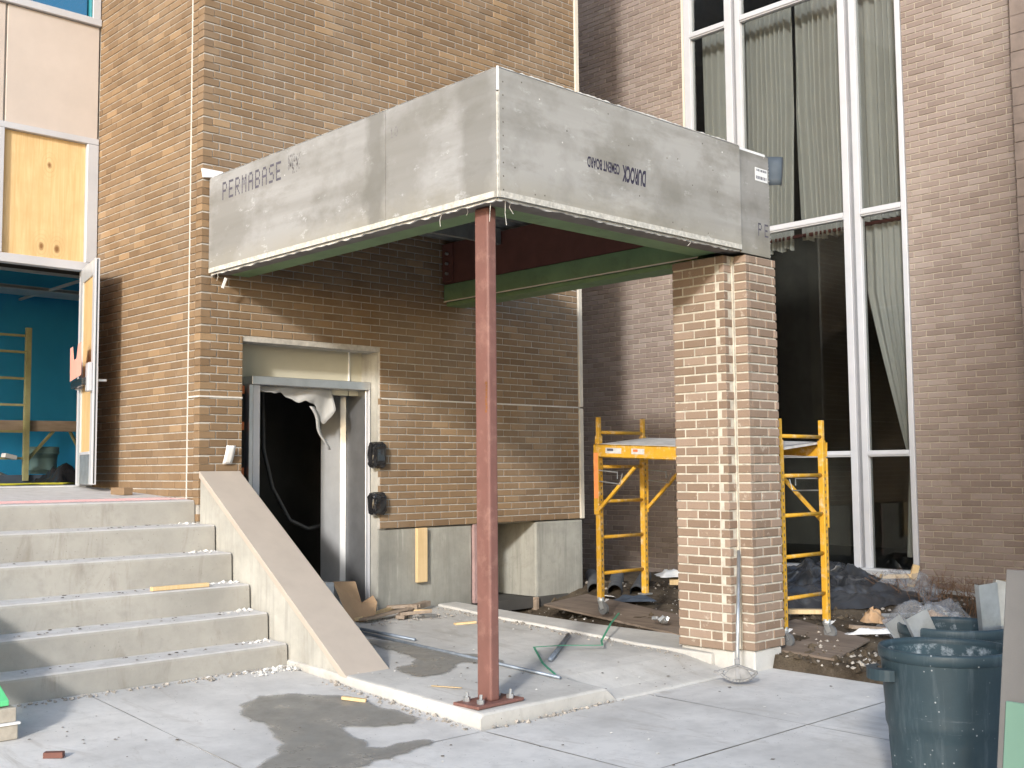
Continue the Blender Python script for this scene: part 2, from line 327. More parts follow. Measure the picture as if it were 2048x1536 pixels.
def thing(name, label, cat, loc, group=None):
    o = bpy.data.objects.new(name, None); COL.objects.link(o); o.location = loc; o.empty_display_size = .1
    return tag(o, label, cat, group)
def tag(o, label, cat, group=None):
    o['label'] = label; o['category'] = cat
    if group: o['group'] = group
    return o
def kind(o, k, label=None):
    o['kind'] = k
    if label: o['label'] = label
    return o
def rects(u0, u1, z0, z1, holes):
    us = sorted({u0, u1, *[min(max(h[0], u0), u1) for h in holes], *[min(max(h[1], u0), u1) for h in holes]}); zs = sorted({z0, z1, *[min(max(h[2], z0), z1) for h in holes], *[min(max(h[3], z0), z1) for h in holes]})
    for a, b in zip(us, us[1:]):
        for c, d in zip(zs, zs[1:]):
            m, n = (a + b) / 2, (c + d) / 2
            if not any(h[0] < m < h[1] and h[2] < n < h[3] for h in holes): yield a, b, c, d

# ------------------------------------------------------------------ bricks
OCC = [((4.63, 4.97, 3.2), (7.65, 8.5, 4.01)), ((7.18, 4.98, 0), (7.63, 6.15, 3.15)), ((4.745, 5.2, 0), (4.822, 5.33, 3.2))]
def hit(P, lo, hi):
    t0, t1 = 0.0, .985; o = (0, 0, CAMZ)
    for i in range(3):
        d = P[i] - o[i]
        if abs(d) < 1e-9:
            if not lo[i] <= o[i] <= hi[i]: return False
            continue
        a, b = (lo[i] - o[i]) / d, (hi[i] - o[i]) / d
        if a > b: a, b = b, a
        t0, t1 = max(t0, a), min(t1, b)
    return t0 < t1
def score(P, n, ln, ht):
    v = Vector(P) - Vector((0, 0, CAMZ)); z = v.dot(cF)
    if z < .1: return 0
    x = 1024 + 2255 * v.dot(cR) / z; y = 768 - 2255 * v.dot(cU) / z
    if not (-20 < x < 2068 and -20 < y < 1556): return 0
    c = -v.normalized().dot(n)
    if c <= 0 or any(hit(P, *b) for b in OCC): return 0
    return c * ln * ht / z ** 2
_bm = {}
def brick_mesh(ln, ht, dp, mat):
    key = (round(ln, 3), round(ht, 3), dp, mat.name)
    if key in _bm: return _bm[key]
    v, f = brick_geo(ln, ht, dp); me = bpy.data.meshes.new('brick'); me.from_pydata(v, [], f); me.materials.append(mat); _bm[key] = me; return me
def brick_geo(ln, ht, dp, c=.004):
    a, b = ln / 2, ht / 2
    v = [(-a + c, 0, -b + c), (a - c, 0, -b + c), (a - c, 0, b - c), (-a + c, 0, b - c), (-a, c, -b), (a, c, -b), (a, c, b), (-a, c, b), (-a, dp, -b), (a, dp, -b), (a, dp, b), (-a, dp, b)]
    f = [(0, 1, 2, 3)] + [(i, i + 4, (i + 1) % 4 + 4, (i + 1) % 4) for i in range(4)] + [(i + 4, i + 8, (i + 1) % 4 + 8, (i + 1) % 4 + 4) for i in range(4)]
    return v, [tuple(reversed(q)) if k else q for k, q in enumerate(f)]
class Bricks:
    """collects the bricks of one wall, then makes the 300 that show largest parts and joins the rest"""
    def __init__(s): s.b = []
    def course(s, org, u, n, u0, u1, z0, z1, pitch, ln, joint, dp, holes=(), off=0.0, half=True, jit=.0015, ends=None):
        u = Vector(u); n = Vector(n); row = 0; z = z0; ang = math.atan2(n.y, n.x) + math.pi / 2
        while z < z1 - .02:
            ht = min(pitch - joint, z1 - z); mod = ln + joint
            lo, hi = (u0, u1)
            if ends: lo += ends[0][row % 2]; hi -= ends[1][row % 2]
            sh = off + (mod / 2 if half and row % 2 else 0); k = math.floor((u0 - sh) / mod)
            while sh + k * mod < hi:
                a, b = sh + k * mod, sh + k * mod + ln; k += 1
                a, b = max(a, lo), min(b, hi); segs = [(a, b)]
                for h in holes:
                    if h[2] < z + ht - .015 and h[3] > z + .015:
                        ns = []
                        for (p, q) in segs:
                            if q <= h[0] or p >= h[1]: ns.append((p, q)); continue
                            if p < h[0]: ns.append((p, h[0]))
                            if q > h[1]: ns.append((h[1], q))
                        segs = ns
                for (p, q) in segs:
                    if q - p < .025: continue
                    P = Vector(org) + u * ((p + q) / 2) + Vector((0, 0, z + ht / 2)); P += n * random.uniform(-jit, jit)
                    s.b.append((score(P, n, q - p, ht), P, ang + random.uniform(-.004, .004) * (jit > .001), q - p, ht, dp))
            z += pitch; row += 1
    def emit(s, parent, mats, limit=300):
        s.b.sort(key=lambda t: -t[0]); base = wloc(parent); n = 0
        for sc, P, a, ln, ht, dp in s.b[:limit]:
            if sc <= 0: break
            o = bpy.data.objects.new('brick', brick_mesh(ln, ht, dp, mats[0])); COL.objects.link(o); o.parent = parent; o.location = P - base; o.rotation_euler = (0, 0, a); n += 1
        mb = MB()
        for sc, P, a, ln, ht, dp in s.b[n:]:
            v, f = brick_geo(ln, ht, dp); mb.add([rot2(q, a) + P for q in v], f)
        if mb.v: kind(mb.build('bricks', mats[1], parent), 'stuff')

# ------------------------------------------------------------------ ground
def pz(y): return .06 * (y - 5.08) if y > 5.08 else .01 * (y - 5.08)
def sz(x, y): return .088 + .037 * (y - 5.08)
g = MB(); g.sheet(lambda a, b: (-40 + 80 * a, -40 + 80 * b, -.35), 2, 2); kind(g.build('ground', m_soil), 'structure')
pav = bpy.data.objects.new('pavement', None); COL.objects.link(pav); kind(pav, 'structure', 'pale dusty concrete paving slabs')
def slab(x0, x1, y0, y1):
    gp = .004; mb = MB(); x0 += gp; x1 -= gp; y0 += gp; y1 -= gp
    n = max(2, int((y1 - y0) / .5)); m = max(2, int((x1 - x0) / .5)); top = []
    mb.sheet(lambda a, b: (x0 + (x1 - x0) * a, y0 + (y1 - y0) * b, pz(y0 + (y1 - y0) * b) + .004 * noise.noise((a * 3 + x0, b * 3 + y0, 0))), m, n)
    ring = [(x0, y0), (x1, y0), (x1, y1), (x0, y1)]
    for (a, b), (c, d) in zip(ring, ring[1:] + ring[:1]): mb.add([(a, b, pz(b) - .004), (c, d, pz(d) - .004), (c, d, pz(d) - .2), (a, b, pz(b) - .2)], [(0, 3, 2, 1)])
    mb.build('slab', m_pave, pav)
xs = [-3, -.1, 1.6, 3.07, 4.53]; ys = [-2, .6, 2.2, 3.8, 5.03, 7.19]
for i in range(4):
    for a, b in zip(ys, ys[1:]): slab(xs[i], xs[i + 1], a, b)
for a, b in zip(ys[:4], ys[1:5]):
    for c, d in ((4.53, 6.05), (6.05, 7.50)): slab(c, d, a, b)
js = MB(); js.sheet(lambda a, b: (-3 + 10.48 * a, -2 + 7.0 * b, pz(-2 + 7.0 * b) - .007), 8, 8); js.build('joint_dust', m_rubble, pav)
js = MB(); js.sheet(lambda a, b: (-3 + 7.5 * a, 5.0 + 2.15 * b, pz(5.0 + 2.15 * b) - .007), 8, 8); js.build('joint_dust', m_rubble, pav)
# concrete pad: one casting with a front step that runs out into a ramp
pad = MB(); X0, X1, Y0, Y1 = 4.555, 7.13, 5.08, 8.56
def pad_z(x, y):
    z = sz(x, y); e = min(1, max(0, (x - 5.68) / .1)); r = min(1, max(0, (y - 5.12) / .55)); r = r * r * (3 - 2 * r)
    return z * (1 - e) + e * (z * r + (pz(y) + .003) * (1 - r)) + .003 * noise.noise((x * 2, y * 2, 3))
XN = [X0, X0 + .012, X0 + .03] + [X0 + .03 + k * (5.66 - X0 - .03) / 8 for k in range(1, 9)] + [5.69, 5.72, 5.75, 5.78, 5.9, 6.2, 6.5, 6.8, X1]
YN = [Y0, Y0 + .012, Y0 + .03] + [Y0 + .03 + (Y1 - Y0 - .03) * (k / 24) for k in range(1, 25)]
nx, ny = len(XN) - 1, len(YN) - 1
def pad_p(a, b):
    i, j = round(a * nx), round(b * ny); x, y = XN[i], YN[j]; d = (.016 if j == 0 else .004 if j == 1 else 0) + (.016 if i == 0 else .004 if i == 1 else 0)
    return (x, y, pad_z(x, y) - d)
pad.sheet(pad_p, nx, ny)
pad.sheet(lambda a, b: (XN[round(a * nx)], Y0, (pad_p(a, 0)[2]) * (1 - b) + (-.2) * b), nx, 1)
pad.sheet(lambda a, b: (X0, YN[round(a * ny)], (pad_p(0, a)[2]) * b + (-.2) * (1 - b)), ny, 1)
po = kind(pad.build('concrete_pad', m_pad), 'structure', 'raised concrete pad under the canopy')
kb = MB()
kp = [(7.12, 8.56), (7.05, 7.6), (7.06, 6.8), (7.03, 5.95), (7.12, 5.3), (7.42, 5.3), (7.62, 6.0), (7.46, 6.8), (7.38, 7.6), (7.36, 8.56)]
kb.prism([(x, y, sz(x, y) - .2) for x, y in kp], (0, 0, .222)); kind(kb.build('kerb', m_pad, None, .015, seg=2), 'structure', 'low concrete kerb at the back of the pad')
def wet(name, pts, zf, seed, lift):
    r = random.Random(seed); p = [Vector((x, y, 0)) for x, y in pts]
    for it in range(3):
        q = []
        for a, b in zip(p, p[1:] + p[:1]):
            d = b - a; q += [a, (a + b) / 2 + Vector((-d.y, d.x, 0)) * r.uniform(-.16, .16)]
        p = q
    xs_ = [v.x for v in p]; ys_ = [v.y for v in p]; st = .028; x0, y0 = min(xs_), min(ys_); nx_ = int((max(xs_) - x0) / st) + 2; ny_ = int((max(ys_) - y0) / st) + 2
    ed = [(a.x, a.y, b.x, b.y) for a, b in zip(p, p[1:] + p[:1])]
    def sd(x, y):
        ins = False; m = 9
        for ax, ay, bx, by in ed:
            if (ay > y) != (by > y) and x < (bx - ax) * (y - ay) / (by - ay) + ax: ins = not ins
            dx, dy = bx - ax, by - ay; t = max(0, min(1, ((x - ax) * dx + (y - ay) * dy) / (dx * dx + dy * dy + 1e-9))); m = min(m, (x - ax - t * dx) ** 2 + (y - ay - t * dy) ** 2)
        return math.sqrt(m) * (1 if ins else -1)
    D = [[sd(x0 - st + i * st, y0 - st + j * st) for i in range(nx_ + 2)] for j in range(ny_ + 2)]; idx = {}; mb = MB(); att = []
    def vid(i, j):
        if (i, j) not in idx:
            x, y = x0 - st + i * st, y0 - st + j * st; idx[(i, j)] = len(mb.v); mb.v.append(Vector((x, y, zf(x, y) + lift))); att.append(min(1, max(0, .5 + D[j][i] / .07)))
        return idx[(i, j)]
    for j in range(ny_ + 1):
        for i in range(nx_ + 1):
            if max(D[j][i], D[j][i + 1], D[j + 1][i], D[j + 1][i + 1]) > -.03: mb.f.append((vid(i, j), vid(i + 1, j), vid(i + 1, j + 1), vid(i, j + 1)))
    o = mb.build(name, m_wet); at = o.data.attributes.new('wetness', 'FLOAT', 'POINT')
    for k, q in enumerate(att): at.data[k].value = q
    return kind(o, 'structure', 'damp dark patch on the concrete')
wet('wet_patch', [(3.696, 6.368), (3.9, 6.5), (4.147, 6.4), (4.345, 6.18), (4.36, 5.8), (4.41, 5.46), (4.31, 5.39), (4.17, 5.43), (4.0, 5.53), (3.93, 5.6), (3.85, 5.38), (3.79, 5.17), (3.86, 5.1), (4.15, 5.09), (4.15, 5.03), (3.81, 4.93), (3.53, 4.86), (3.2, 5.0), (3.1, 5.2), (3.32, 5.34), (3.47, 5.5), (3.55, 5.8), (3.58, 6.05)], lambda x, y: pz(y), 3, .009)
wet('wet_patch', [(5.43, 7.6), (5.6, 7.25), (5.637, 6.81), (5.67, 6.6), (5.76, 6.26), (5.7, 6.1), (5.55, 6.02), (5.47, 6.3), (5.24, 6.16), (4.92, 6.08), (4.93, 6.4), (5.15, 6.46), (5.33, 6.75), (5.36, 7.1), (5.3, 7.5)], pad_z, 5, .009)
def soil_z(x, y):
    z = .11 + .05 * min(1, max(0, (x - 9) / 2.7)); z *= min(1, max(.05, (y - 3.6) / 1.6))
    for cx, cy, r, h in ((8.3, 8.3, .45, -.11), (9.5, 8.5, .6, .14), (11, 6.4, 1.0, .06), (8.3, 6.9, .5, .03), (7.6, 4.6, .35, .02)): z += h * math.exp(-((x - cx) ** 2 + (y - cy) ** 2) / r ** 2)
    return z + .05 * noise.fractal((x * 1.3, y * 1.3, 0), 1, 2, 4) + .018 * noise.fractal((x * 7, y * 7, 2), 1, 2, 3) - (.12 if x < 7.5 else 0)
so_ = MB(); so_.sheet(lambda a, b: (7.05 + 5.6 * a, 1.5 + 10.5 * b, soil_z(7.05 + 5.6 * a, 1.5 + 10.5 * b)), 130, 230); kind(so_.build('soil', m_soil, None, smooth=True), 'structure', 'bare muddy soil between pad and building')

# ------------------------------------------------------------------ brick tower
XL, YF, XE, YE, ZT = 4.562, 8.564, 9.236, 10.65, 8.2
tower = thing('brick_tower', 'tan brick stair tower with concrete base behind the canopy', 'building', (XL, YF, .2))
DH = (4.965, 6.43, -1, 2.655)
mort = MB()
for a, b, c, d in rects(XL + .01, XE - .03, .99, 9.6, [DH]): mort.box(a, b, YF + .008, YF + .2, c, d)
for a, b, c, d in rects(YF + .2, YE + .3, .9, 9.6, []): mort.box(XL + .008, XL + .2, a, b, c, d)
mort.box(XE - .2, XE - .02, YF + .2, 11.4, .0, 9.6)
mort.build('wall', m_mort, tower)
bk = Bricks()
bk.course((0, YF, 0), (1, 0, 0), (0, -1, 0), XL, XE - .07, .992, ZT, .0685, .2035, .0098, .092, [DH], off=XL - .05, ends=((0, .1), (0, 0)))
JY = 8.757
hl = [(-JY - .018, -JY, 0, 99)]
bk.course((XL, 0, 0), (0, -1, 0), (-1, 0, 0), -YE, -YF, 1.26, ZT, .0685, .2035, .0098, .092, hl, off=-JY - .018 - .2035, ends=((0, 0), (.1, 0)), half=True)
bk.emit(tower, m_tan)
sl = MB(); sl.box(XL - .002, XL + .04, JY, JY + .016, 1.3, ZT); sl.build('sealant_joint', m_seal, tower)
sl = MB(); sl.box(XL - .002, XL + .004, YF + .004, JY - .002, 2.158, 2.172); sl.box(XL + .002, DH[0], YF - .002, YF + .03, 2.158, 2.172); sl.build('sealant_joint', m_seal, tower)
sl = MB(); sl.box(DH[1] + .02, XE - .07, YF - .002, YF + .03, 2.208, 2.222); sl.build('sealant_joint', m_seal, tower)
for z0, z1 in ((.99, 2.205), (2.225, ZT + .4)):
    t = MB(); t.box(XE - .06, XE, YF - .012, YF + .15, z0, z1); t.build('corner_trim', m_creamtrim, tower, .004)
cp = MB(); cp.box(XL, XE, YF, YF + .3, ZT + .01, 9.7); cp.box(XL, XL + .3, YF + .3, YE + .3, ZT + .01, 9.7); cp.build('parapet_panel', m_beige, tower)
# foundation and niche under the brickwork
fd = MB(); fd.prism([(x, y, -.1) for x, y in ((6.43, YF + .03), (7.60, YF + .03), (7.60, YF + .9), (6.43, YF + .9))], (0, 0, 1.08)); fd.build('foundation', m_found, tower, .012, seg=2)
fd = MB(); fd.prism([(x, y, -.2) for x, y in ((8.50, YF + .02), (9.235, YF + .02), (9.235, YF + 1.6), (8.50, YF + 1.6))], (0, 0, 1.18)); fd.build('foundation', m_found, tower, .02, seg=2)
fd = MB(); fd.box(7.5, 8.6, YF + 1.5, YF + 1.7, -.2, .99); fd.box(7.6, 8.5, YF + .1, YF + 1.6, .97, .988); fd.build('niche_lining', m_found, tower)
ps = MB(); ps.box(7.605, 7.645, YF - .005, YF + .035, .2, .985); ps.build('edge_angle', plain('dusty_pink_steel', (.36, .24, .23), .7), tower)
pl = MB(); pl.obox((8.47, YF + .42, .11), .045, .9, .16, 0, 0, 0); tag(pl.build('form_board', m_oldwood, None, .004), 'weathered form board at the foot of the concrete niche wall', 'board')
# service doorway
sd_ = thing('service_doorway', 'open steel door frame under beige panels in the tower wall', 'door frame', (5.7, 8.78, .2))
a = MB(); a.box(4.98, 6.27, 8.86, 8.89, 2.25, 2.68); a.build('transom_panel', m_cream, sd_, .003)
a = MB(); a.box(6.28, 6.44, 8.86, 8.89, 2.25, 2.68); a.build('transom_panel', m_cream, sd_, .003)
a = MB(); a.box(6.268, 6.282, 8.845, 8.86, 2.3, 2.68); a.build('cover_strip', m_white, sd_)
a = MB(); a.box(5.14, 6.42, 8.70, 8.86, 2.30, 2.375); a.build('header', m_stain, sd_, .004)
a = MB(); a.box(5.175, 5.245, 8.74, 8.86, .2, 2.30); a.build('jamb', m_alu, sd_, .004)
a = MB(); a.box(5.135, 5.172, 8.74, 8.82, .2, 2.30); a.build('jamb_flange', m_stain, sd_, .003)
a = MB(); a.box(6.385, 6.405, 8.735, 9.05, .2, 2.299); a.build('jamb', m_stain, sd_, .003)
a = MB(); a.prism([(6.385, 9.05, .2), (6.34, 9.09, .2), (6.34, 9.42, .2), (6.385, 9.42, .2)], (0, 0, 2.1)); a.build('inner_jamb', m_alu2, sd_, .004)
a = MB(); a.box(6.405, 6.415, 8.70, 8.735, .2, 2.299); a.build('jamb_edge', m_alu, sd_, .002)
a = MB(); a.box(6.426, 6.52, 8.6, 8.95, .2, 2.70); a.box(4.86, 4.965, 8.6, 8.95, .2, 2.70); a.box(4.965, 6.43, 8.61, 8.95, 2.70, 2.78); a.build('concrete_reveal', m_cheek, sd_)
a = MB(); a.box(6.418, 6.44, 8.79, 8.86, .2, 2.24); a.build('reveal_lining', m_cheek, sd_)
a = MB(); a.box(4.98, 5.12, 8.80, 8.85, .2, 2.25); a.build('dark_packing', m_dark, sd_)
for z in (1.0, 1.5, 1.9, 2.22):
    a = MB(); a.box(5.06, 5.118, 8.792, 8.799, z, z + .07); a.build('paint_mark', m_ora, sd_)
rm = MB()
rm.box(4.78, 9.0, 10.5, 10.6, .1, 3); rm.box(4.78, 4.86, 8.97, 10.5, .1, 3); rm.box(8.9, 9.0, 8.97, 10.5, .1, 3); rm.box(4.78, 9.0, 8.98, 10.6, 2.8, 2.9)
kind(rm.build('corridor_wall', m_dark2, None), 'structure', 'corridor walls coloured dark as if unlit, inside the service door')
rm = MB(); rm.box(4.8, 9, 8.58, 10.55, .08, .19); kind(rm.build('corridor_floor', m_dark2, None), 'structure', 'floor coloured dark as if unlit, inside the service door')
hp = [Vector(q) for q in ((5.72, 9.5, 2.5), (5.74, 9.5, 1.75), (5.84, 9.5, 1.38), (6.04, 9.5, 1.06), (6.25, 9.5, .97), (6.42, 9.48, 1.0), (6.7, 9.45, 1.2))]
hs = MB(); hs.tube(sum([[p.lerp(q, t / 4) for t in range(4)] for p, q in zip(hp, hp[1:])], []) + [hp[-1]], .02, 8); tag(hs.build('hose', m_hose, None, smooth=True), 'dark hose hanging in a loop inside the dark doorway', 'hose')
def torn(a, b):
    x = 5.27 + .80 * a; prof = .03 + .19 * a + .018 * math.sin(a * 17) + .008 * math.sin(a * 41)
    if a > .75: prof += .14 * (1 - abs(a - .86) / .14) if abs(a - .86) < .14 else 0
    return (x, 8.82 + .02 * math.sin(a * 14 + b * 3) - .03 * b, 2.305 - prof * b)
ts = MB(); ts.sheet(torn, 40, 6); ts.sheet(lambda a, b: (5.79 + .19 * b + .02 * math.sin(b * 8) + .06 * a * (1 - .4 * b), 8.79 + .01 * a, 2.13 - .40 * b), 2, 10)
tag(ts.build('plastic_sheet', m_thin, None, smooth=True, solid=.002), 'torn white plastic sheet hanging from the steel door header', 'plastic sheet')
for (z0, z1, lb, sd0) in ((1.56, 1.80, 'upper black plastic wrapped box on the doorway reveal', 1), (1.12, 1.33, 'lower black plastic wrapped box on the doorway reveal', 2)):
    b = MB(); r = random.Random(sd0); cx, cy, cz = 6.39, 8.56, (z0 + z1) / 2
    def bag(a, v):
        th = 2 * math.pi * a; ph = math.pi * (v - .5); e = .45; sp = lambda q: math.copysign(abs(q) ** e, q)
        d = 1 + .22 * noise.noise((math.cos(th) * 2.6 + sd0 * 5, math.sin(th) * 2.6, v * 7)) + .1 * abs(noise.noise((math.cos(th) * 6, math.sin(th) * 6 + sd0, v * 14)))
        return (cx + .075 * sp(math.cos(th)) * sp(math.cos(ph)) * d, cy + .06 * sp(math.sin(th)) * sp(math.cos(ph)) * d, cz + (z1 - z0) / 2 * sp(math.sin(ph)) * (1 + .05 * math.sin(th * 5)))
    b.sheet(bag, 28, 18); tag(b.build('wrapped_box', m_black, None, smooth=False), lb, 'wrapped box', 'black wrapped boxes beside the service door')

# ------------------------------------------------------------------ hall building to the right
XW = 11.693
hall = thing('hall_building', 'mauve brown brick hall wall with a tall curtained window', 'building', (XW, 7.4, .1))
WH = (5.90, 8.93, .30, 9.0)
mw = MB()
for a, b, c, d in rects(4.62, 11.5, -.3, 9.6, [WH]): mw.box(XW + .008, XW + .22, a, b, c, d)
mw.build('wall', m_mortW, hall)
hb = Bricks()
hb.course((XW, 0, 0), (0, -1, 0), (-1, 0, 0), -11.3, -4.70, -.18, 8.4, .0680, .2035, .0098, .05, [(-WH[1], -WH[0], WH[2], WH[3])], off=.03)
hb.emit(hall, m_mauve)
mx = MB(); mx.box(XW + .01, XW + .2, 4.7, 11.3, 8.42, 9.4); mx.build('parapet_panel', m_beige, hall)
for k in range(48):
    z = -.1 + k * .19; b = MB(); b.box(XW - .10 - random.uniform(0, .006), XW + .2, 3.9, 4.66 + random.uniform(-.006, .006), z, z + .186); b.build('quoin_block', m_stone, hall, .004)
    b = MB(); b.box(XW - .10 - random.uniform(0, .006), XW + .2, 3.2, 3.89, z, z + .18); b.build('quoin_block', m_stone, hall, .01)
b = MB(); b.box(XW + .03, XW + .25, 5.86, 8.95, .0, .298); b.build('sill_concrete', m_found, hall)
# window
win = thing('window', 'tall white framed hall window with grey curtains inside', 'window', (XW, 7.4, .3))
def frame(n, y0, y1, z0, z1, dx=.07, m=m_alu): a = MB(); a.box(XW - .02, XW + dx, y0, y1, z0, z1); return a.build(n, m, win, .006, seg=2)
frame('frame_stile', 8.82, 8.925, .40, 9.0); frame('frame_stile', 5.905, 5.965, .40, 9.0)
frame('cover_trim', 8.93, 8.965, .3, 9.0, .0, m_creamtrim)
for y0, y1 in ((8.04, 8.275), (6.46, 6.675)):
    frame('mullion', y0 + .13, y1, .40, 9.0, .09); frame('mullion', y0, y0 + .075, .40, 9.0, .08); a = MB(); a.box(XW + .025, XW + .07, y0 + .077, y0 + .128, .40, 9.0); a.build('mullion_recess', m_recess, win)
cells = [(8.275, 8.82), (6.675, 8.04), (5.965, 6.46)]; T = [(7.15, 7.24), (4.39, 4.475), (1.645, 1.715)]
for y0, y1 in cells:
    for z0, z1 in T:
        frame('transom', y0 + .002, y1 - .002, z0, z1, .06); a = MB(); a.box(XW - .035, XW - .02, y0 + .003, y1 - .003, z0 + .02, z0 + .04); a.build('transom_bead', m_alu, win)
    for z0, z1 in ((7.24, 9.0), (4.475, 7.15), (1.715, 4.39), (.405, 1.645)):
        a = MB(); a.box(XW + .03, XW + .036, y0 - .01, y1 + .01, z0 - .01, z1 + .01); a.build('pane', m_glass, win)
a = MB(); a.box(XW - .06, XW + .09, 5.905, 8.925, .305, .40); a.build('sill', m_alu2, win, .006)
a = MB(); a.box(XW - .05, XW - .035, 5.91, 8.92, .33, .345); a.box(XW - .068, XW - .06, 5.91, 8.92, .37, .385); a.build('sill_rib', m_alu, win)
# curtains
def curtain(name, label, f, nu, nv, amp, waves, x=12.02, seed=0):
    def fn(a, b):
        z, y = f(a, b); ph = (a + .12 * noise.noise((a * 3, seed * 3.1, b * .25))) * waves * 2 * math.pi; s_ = math.sin(ph + .8 * noise.noise((a * 6, seed, 0)))
        return (x + amp * math.copysign(abs(s_) ** .7, s_) * (.75 + .5 * abs(noise.noise((a * 5 + 4, seed, 1)))) + amp * .4 * noise.noise((a * 9, b * 1.6, seed)), y, z)
    c = MB(); c.sheet(fn, nu, nv); return tag(c.build(name, m_curt, None, smooth=True), label, 'curtain', 'grey curtains in the hall window')
lp = lambda p, q, t: p + (q - p) * t
curtain('curtain', 'narrow greenish curtain behind the far left pane', lambda a, b: (lp(7.32, 4.2, b), lp(lp(8.86, 8.82, b), 8.25, a)), 80, 12, .05, 7, seed=1)
curtain('curtain', 'wide grey curtain left of the slit in the centre pane', lambda a, b: (lp(7.30, 4.22 + .02 * math.sin(a * 30), b), lp(8.34, lp(7.48, 7.56, max(0, b - .45) / .55), a)), 150, 20, .055, 11, seed=2)
curtain('curtain', 'wide grey curtain right of the slit in the centre pane', lambda a, b: (lp(7.30, 4.30 + .02 * math.sin(a * 30), b), lp(lp(7.48, 7.42, max(0, b - .45) / .55), 6.64, a)), 150, 20, .055, 11, x=12.03, seed=3)
curtain('curtain', 'grey curtain filling the upper pane beside the right brick wall', lambda a, b: (lp(7.6, 4.40, b), lp(6.62, 5.97, a)), 110, 12, .05, 8, seed=4)
def tied(a, b):
    z = lp(4.33, 1.72, b); l = 6.56 if b < .3 else lp(6.56, 6.14, ((b - .3) / .7) ** 1.1); return z, lp(l, 6.00, a)
curtain('curtain', 'tied back curtain sweeping to the right in the lower window', tied, 90, 40, .022, 7, x=11.95, seed=5)
curtain('curtain', 'narrow curtain tail hanging in the bottom right pane', lambda a, b: (lp(1.66, .52, b), lp(lp(6.10, 6.17, b), 6.07, a)), 24, 10, .015, 3, x=11.95, seed=6)
rd = MB(); rd.box(12.0, 12.04, 6.0, 8.8, 4.345, 4.385); tag(rd.build('curtain_rail', plain('dark_red_rail', (.12, .03, .03), .7), None), 'dark red curtain rail behind the middle transom', 'rail')
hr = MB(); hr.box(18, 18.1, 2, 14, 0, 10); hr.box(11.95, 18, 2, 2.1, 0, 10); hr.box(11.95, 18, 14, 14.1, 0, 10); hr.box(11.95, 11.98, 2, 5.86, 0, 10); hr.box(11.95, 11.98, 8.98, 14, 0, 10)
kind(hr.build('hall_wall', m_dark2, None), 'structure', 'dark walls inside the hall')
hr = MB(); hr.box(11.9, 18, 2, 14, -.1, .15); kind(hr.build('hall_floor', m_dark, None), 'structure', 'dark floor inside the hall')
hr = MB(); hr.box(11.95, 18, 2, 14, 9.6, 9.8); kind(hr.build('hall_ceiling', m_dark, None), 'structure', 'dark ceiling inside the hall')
bw = MB(); bw.box(9.236, 11.7, 11.38, 11.6, -.2, 9.4); tag(bw.build('link_wall', m_beige, None), 'plain wall closing the gap between tower and hall', 'wall')

# ------------------------------------------------------------------ entrance on the left
YE0 = 10.65
ent = thing('entrance_facade', 'aluminium framed entrance with beige panels above plywood', 'entrance', (3.6, YE0, 1.4))
def ebox(n, m, x0, x1, z0, z1, y0=YE0, y1=None, bev=.004): a = MB(); a.box(x0, x1, y0, y1 or y0 + .1, z0, z1); return a.build(n, m, ent, bev)
for x0, x1 in ((2.55, 3.655), (3.675, 4.552), (1.43, 2.53)): ebox('beige_panel', m_beige, x0, x1, 4.80, 5.925, YE0 + .01)
ebox('panel_backing', m_creamtrim, -4, 4.558, 4.77, 5.95, YE0 + .04, YE0 + .3)
ebox('window_sill', m_alu, -4, 4.558, 5.93, 6.0, YE0 - .03, YE0 + .12); ebox('window_stile', m_alu, 4.475, 4.556, 6.0, 8.2, YE0 - .01); ebox('window_stile', m_alu, 3.60, 3.665, 6.002, 8.2, YE0 - .01)
ebox('window_gasket', plain('teal_gasket', (.03, .25, .3), .5), 4.455, 4.474, 6.0, 8.2, YE0 + .0)
ebox('upper_pane', m_glassb, -4, 4.48, 6.0, 8.2, YE0 + .05, YE0 + .056, 0)
ebox('top_rail', m_alu, 2.4, 4.556, 4.735, 4.795, YE0 - .02); ebox('transom_bar', m_alu, 2.4, 4.556, 3.482, 3.565, YE0 - .02)
ebox('frame_post', m_alu, 4.43, 4.556, 1.41, 3.480, YE0 - .02); ebox('frame_post', m_alu, 4.445, 4.556, 3.567, 4.733, YE0 - .02); ebox('mullion', m_alu, 3.615, 3.665, 3.567, 4.733, YE0 - .02)
ebox('frame_post', m_alu, 2.4, 2.5, 1.41, 4.733, YE0 - .02)
mply = wood('plywood_panel', (.60, .41, .19), (.74, .55, .30), [((.50, .03, 3.07), .030), ((.44, .03, 2.275), .032), ((.585, .03, 2.27), .034)])
pw = ebox('plywood_infill', mply, 3.667, 4.443, 3.567, 4.733, YE0 + .03, YE0 + .045, 0); ebox('plywood_infill', m_ply2, 2.502, 3.613, 3.567, 4.733, YE0 + .03, YE0 + .045, 0)
ebox('threshold', m_alu2, 2.5, 4.43, 1.403, 1.42, YE0 - .03, YE0 + .12)
for x in (-3.9, -1.9, .1, 2.3): ebox('side_mullion', m_alu, x, x + .08, 1.41, 5.75, YE0 + .0)
ebox('side_rail', m_alu, -3.9, 2.4, 3.45, 3.55, YE0 + .001); ebox('side_rail', m_alu, -3.9, 2.4, 5.69, 5.77, YE0 + .002); ebox('side_sill', m_beige, -4, 2.4, 1.2, 1.6, YE0 + .003)
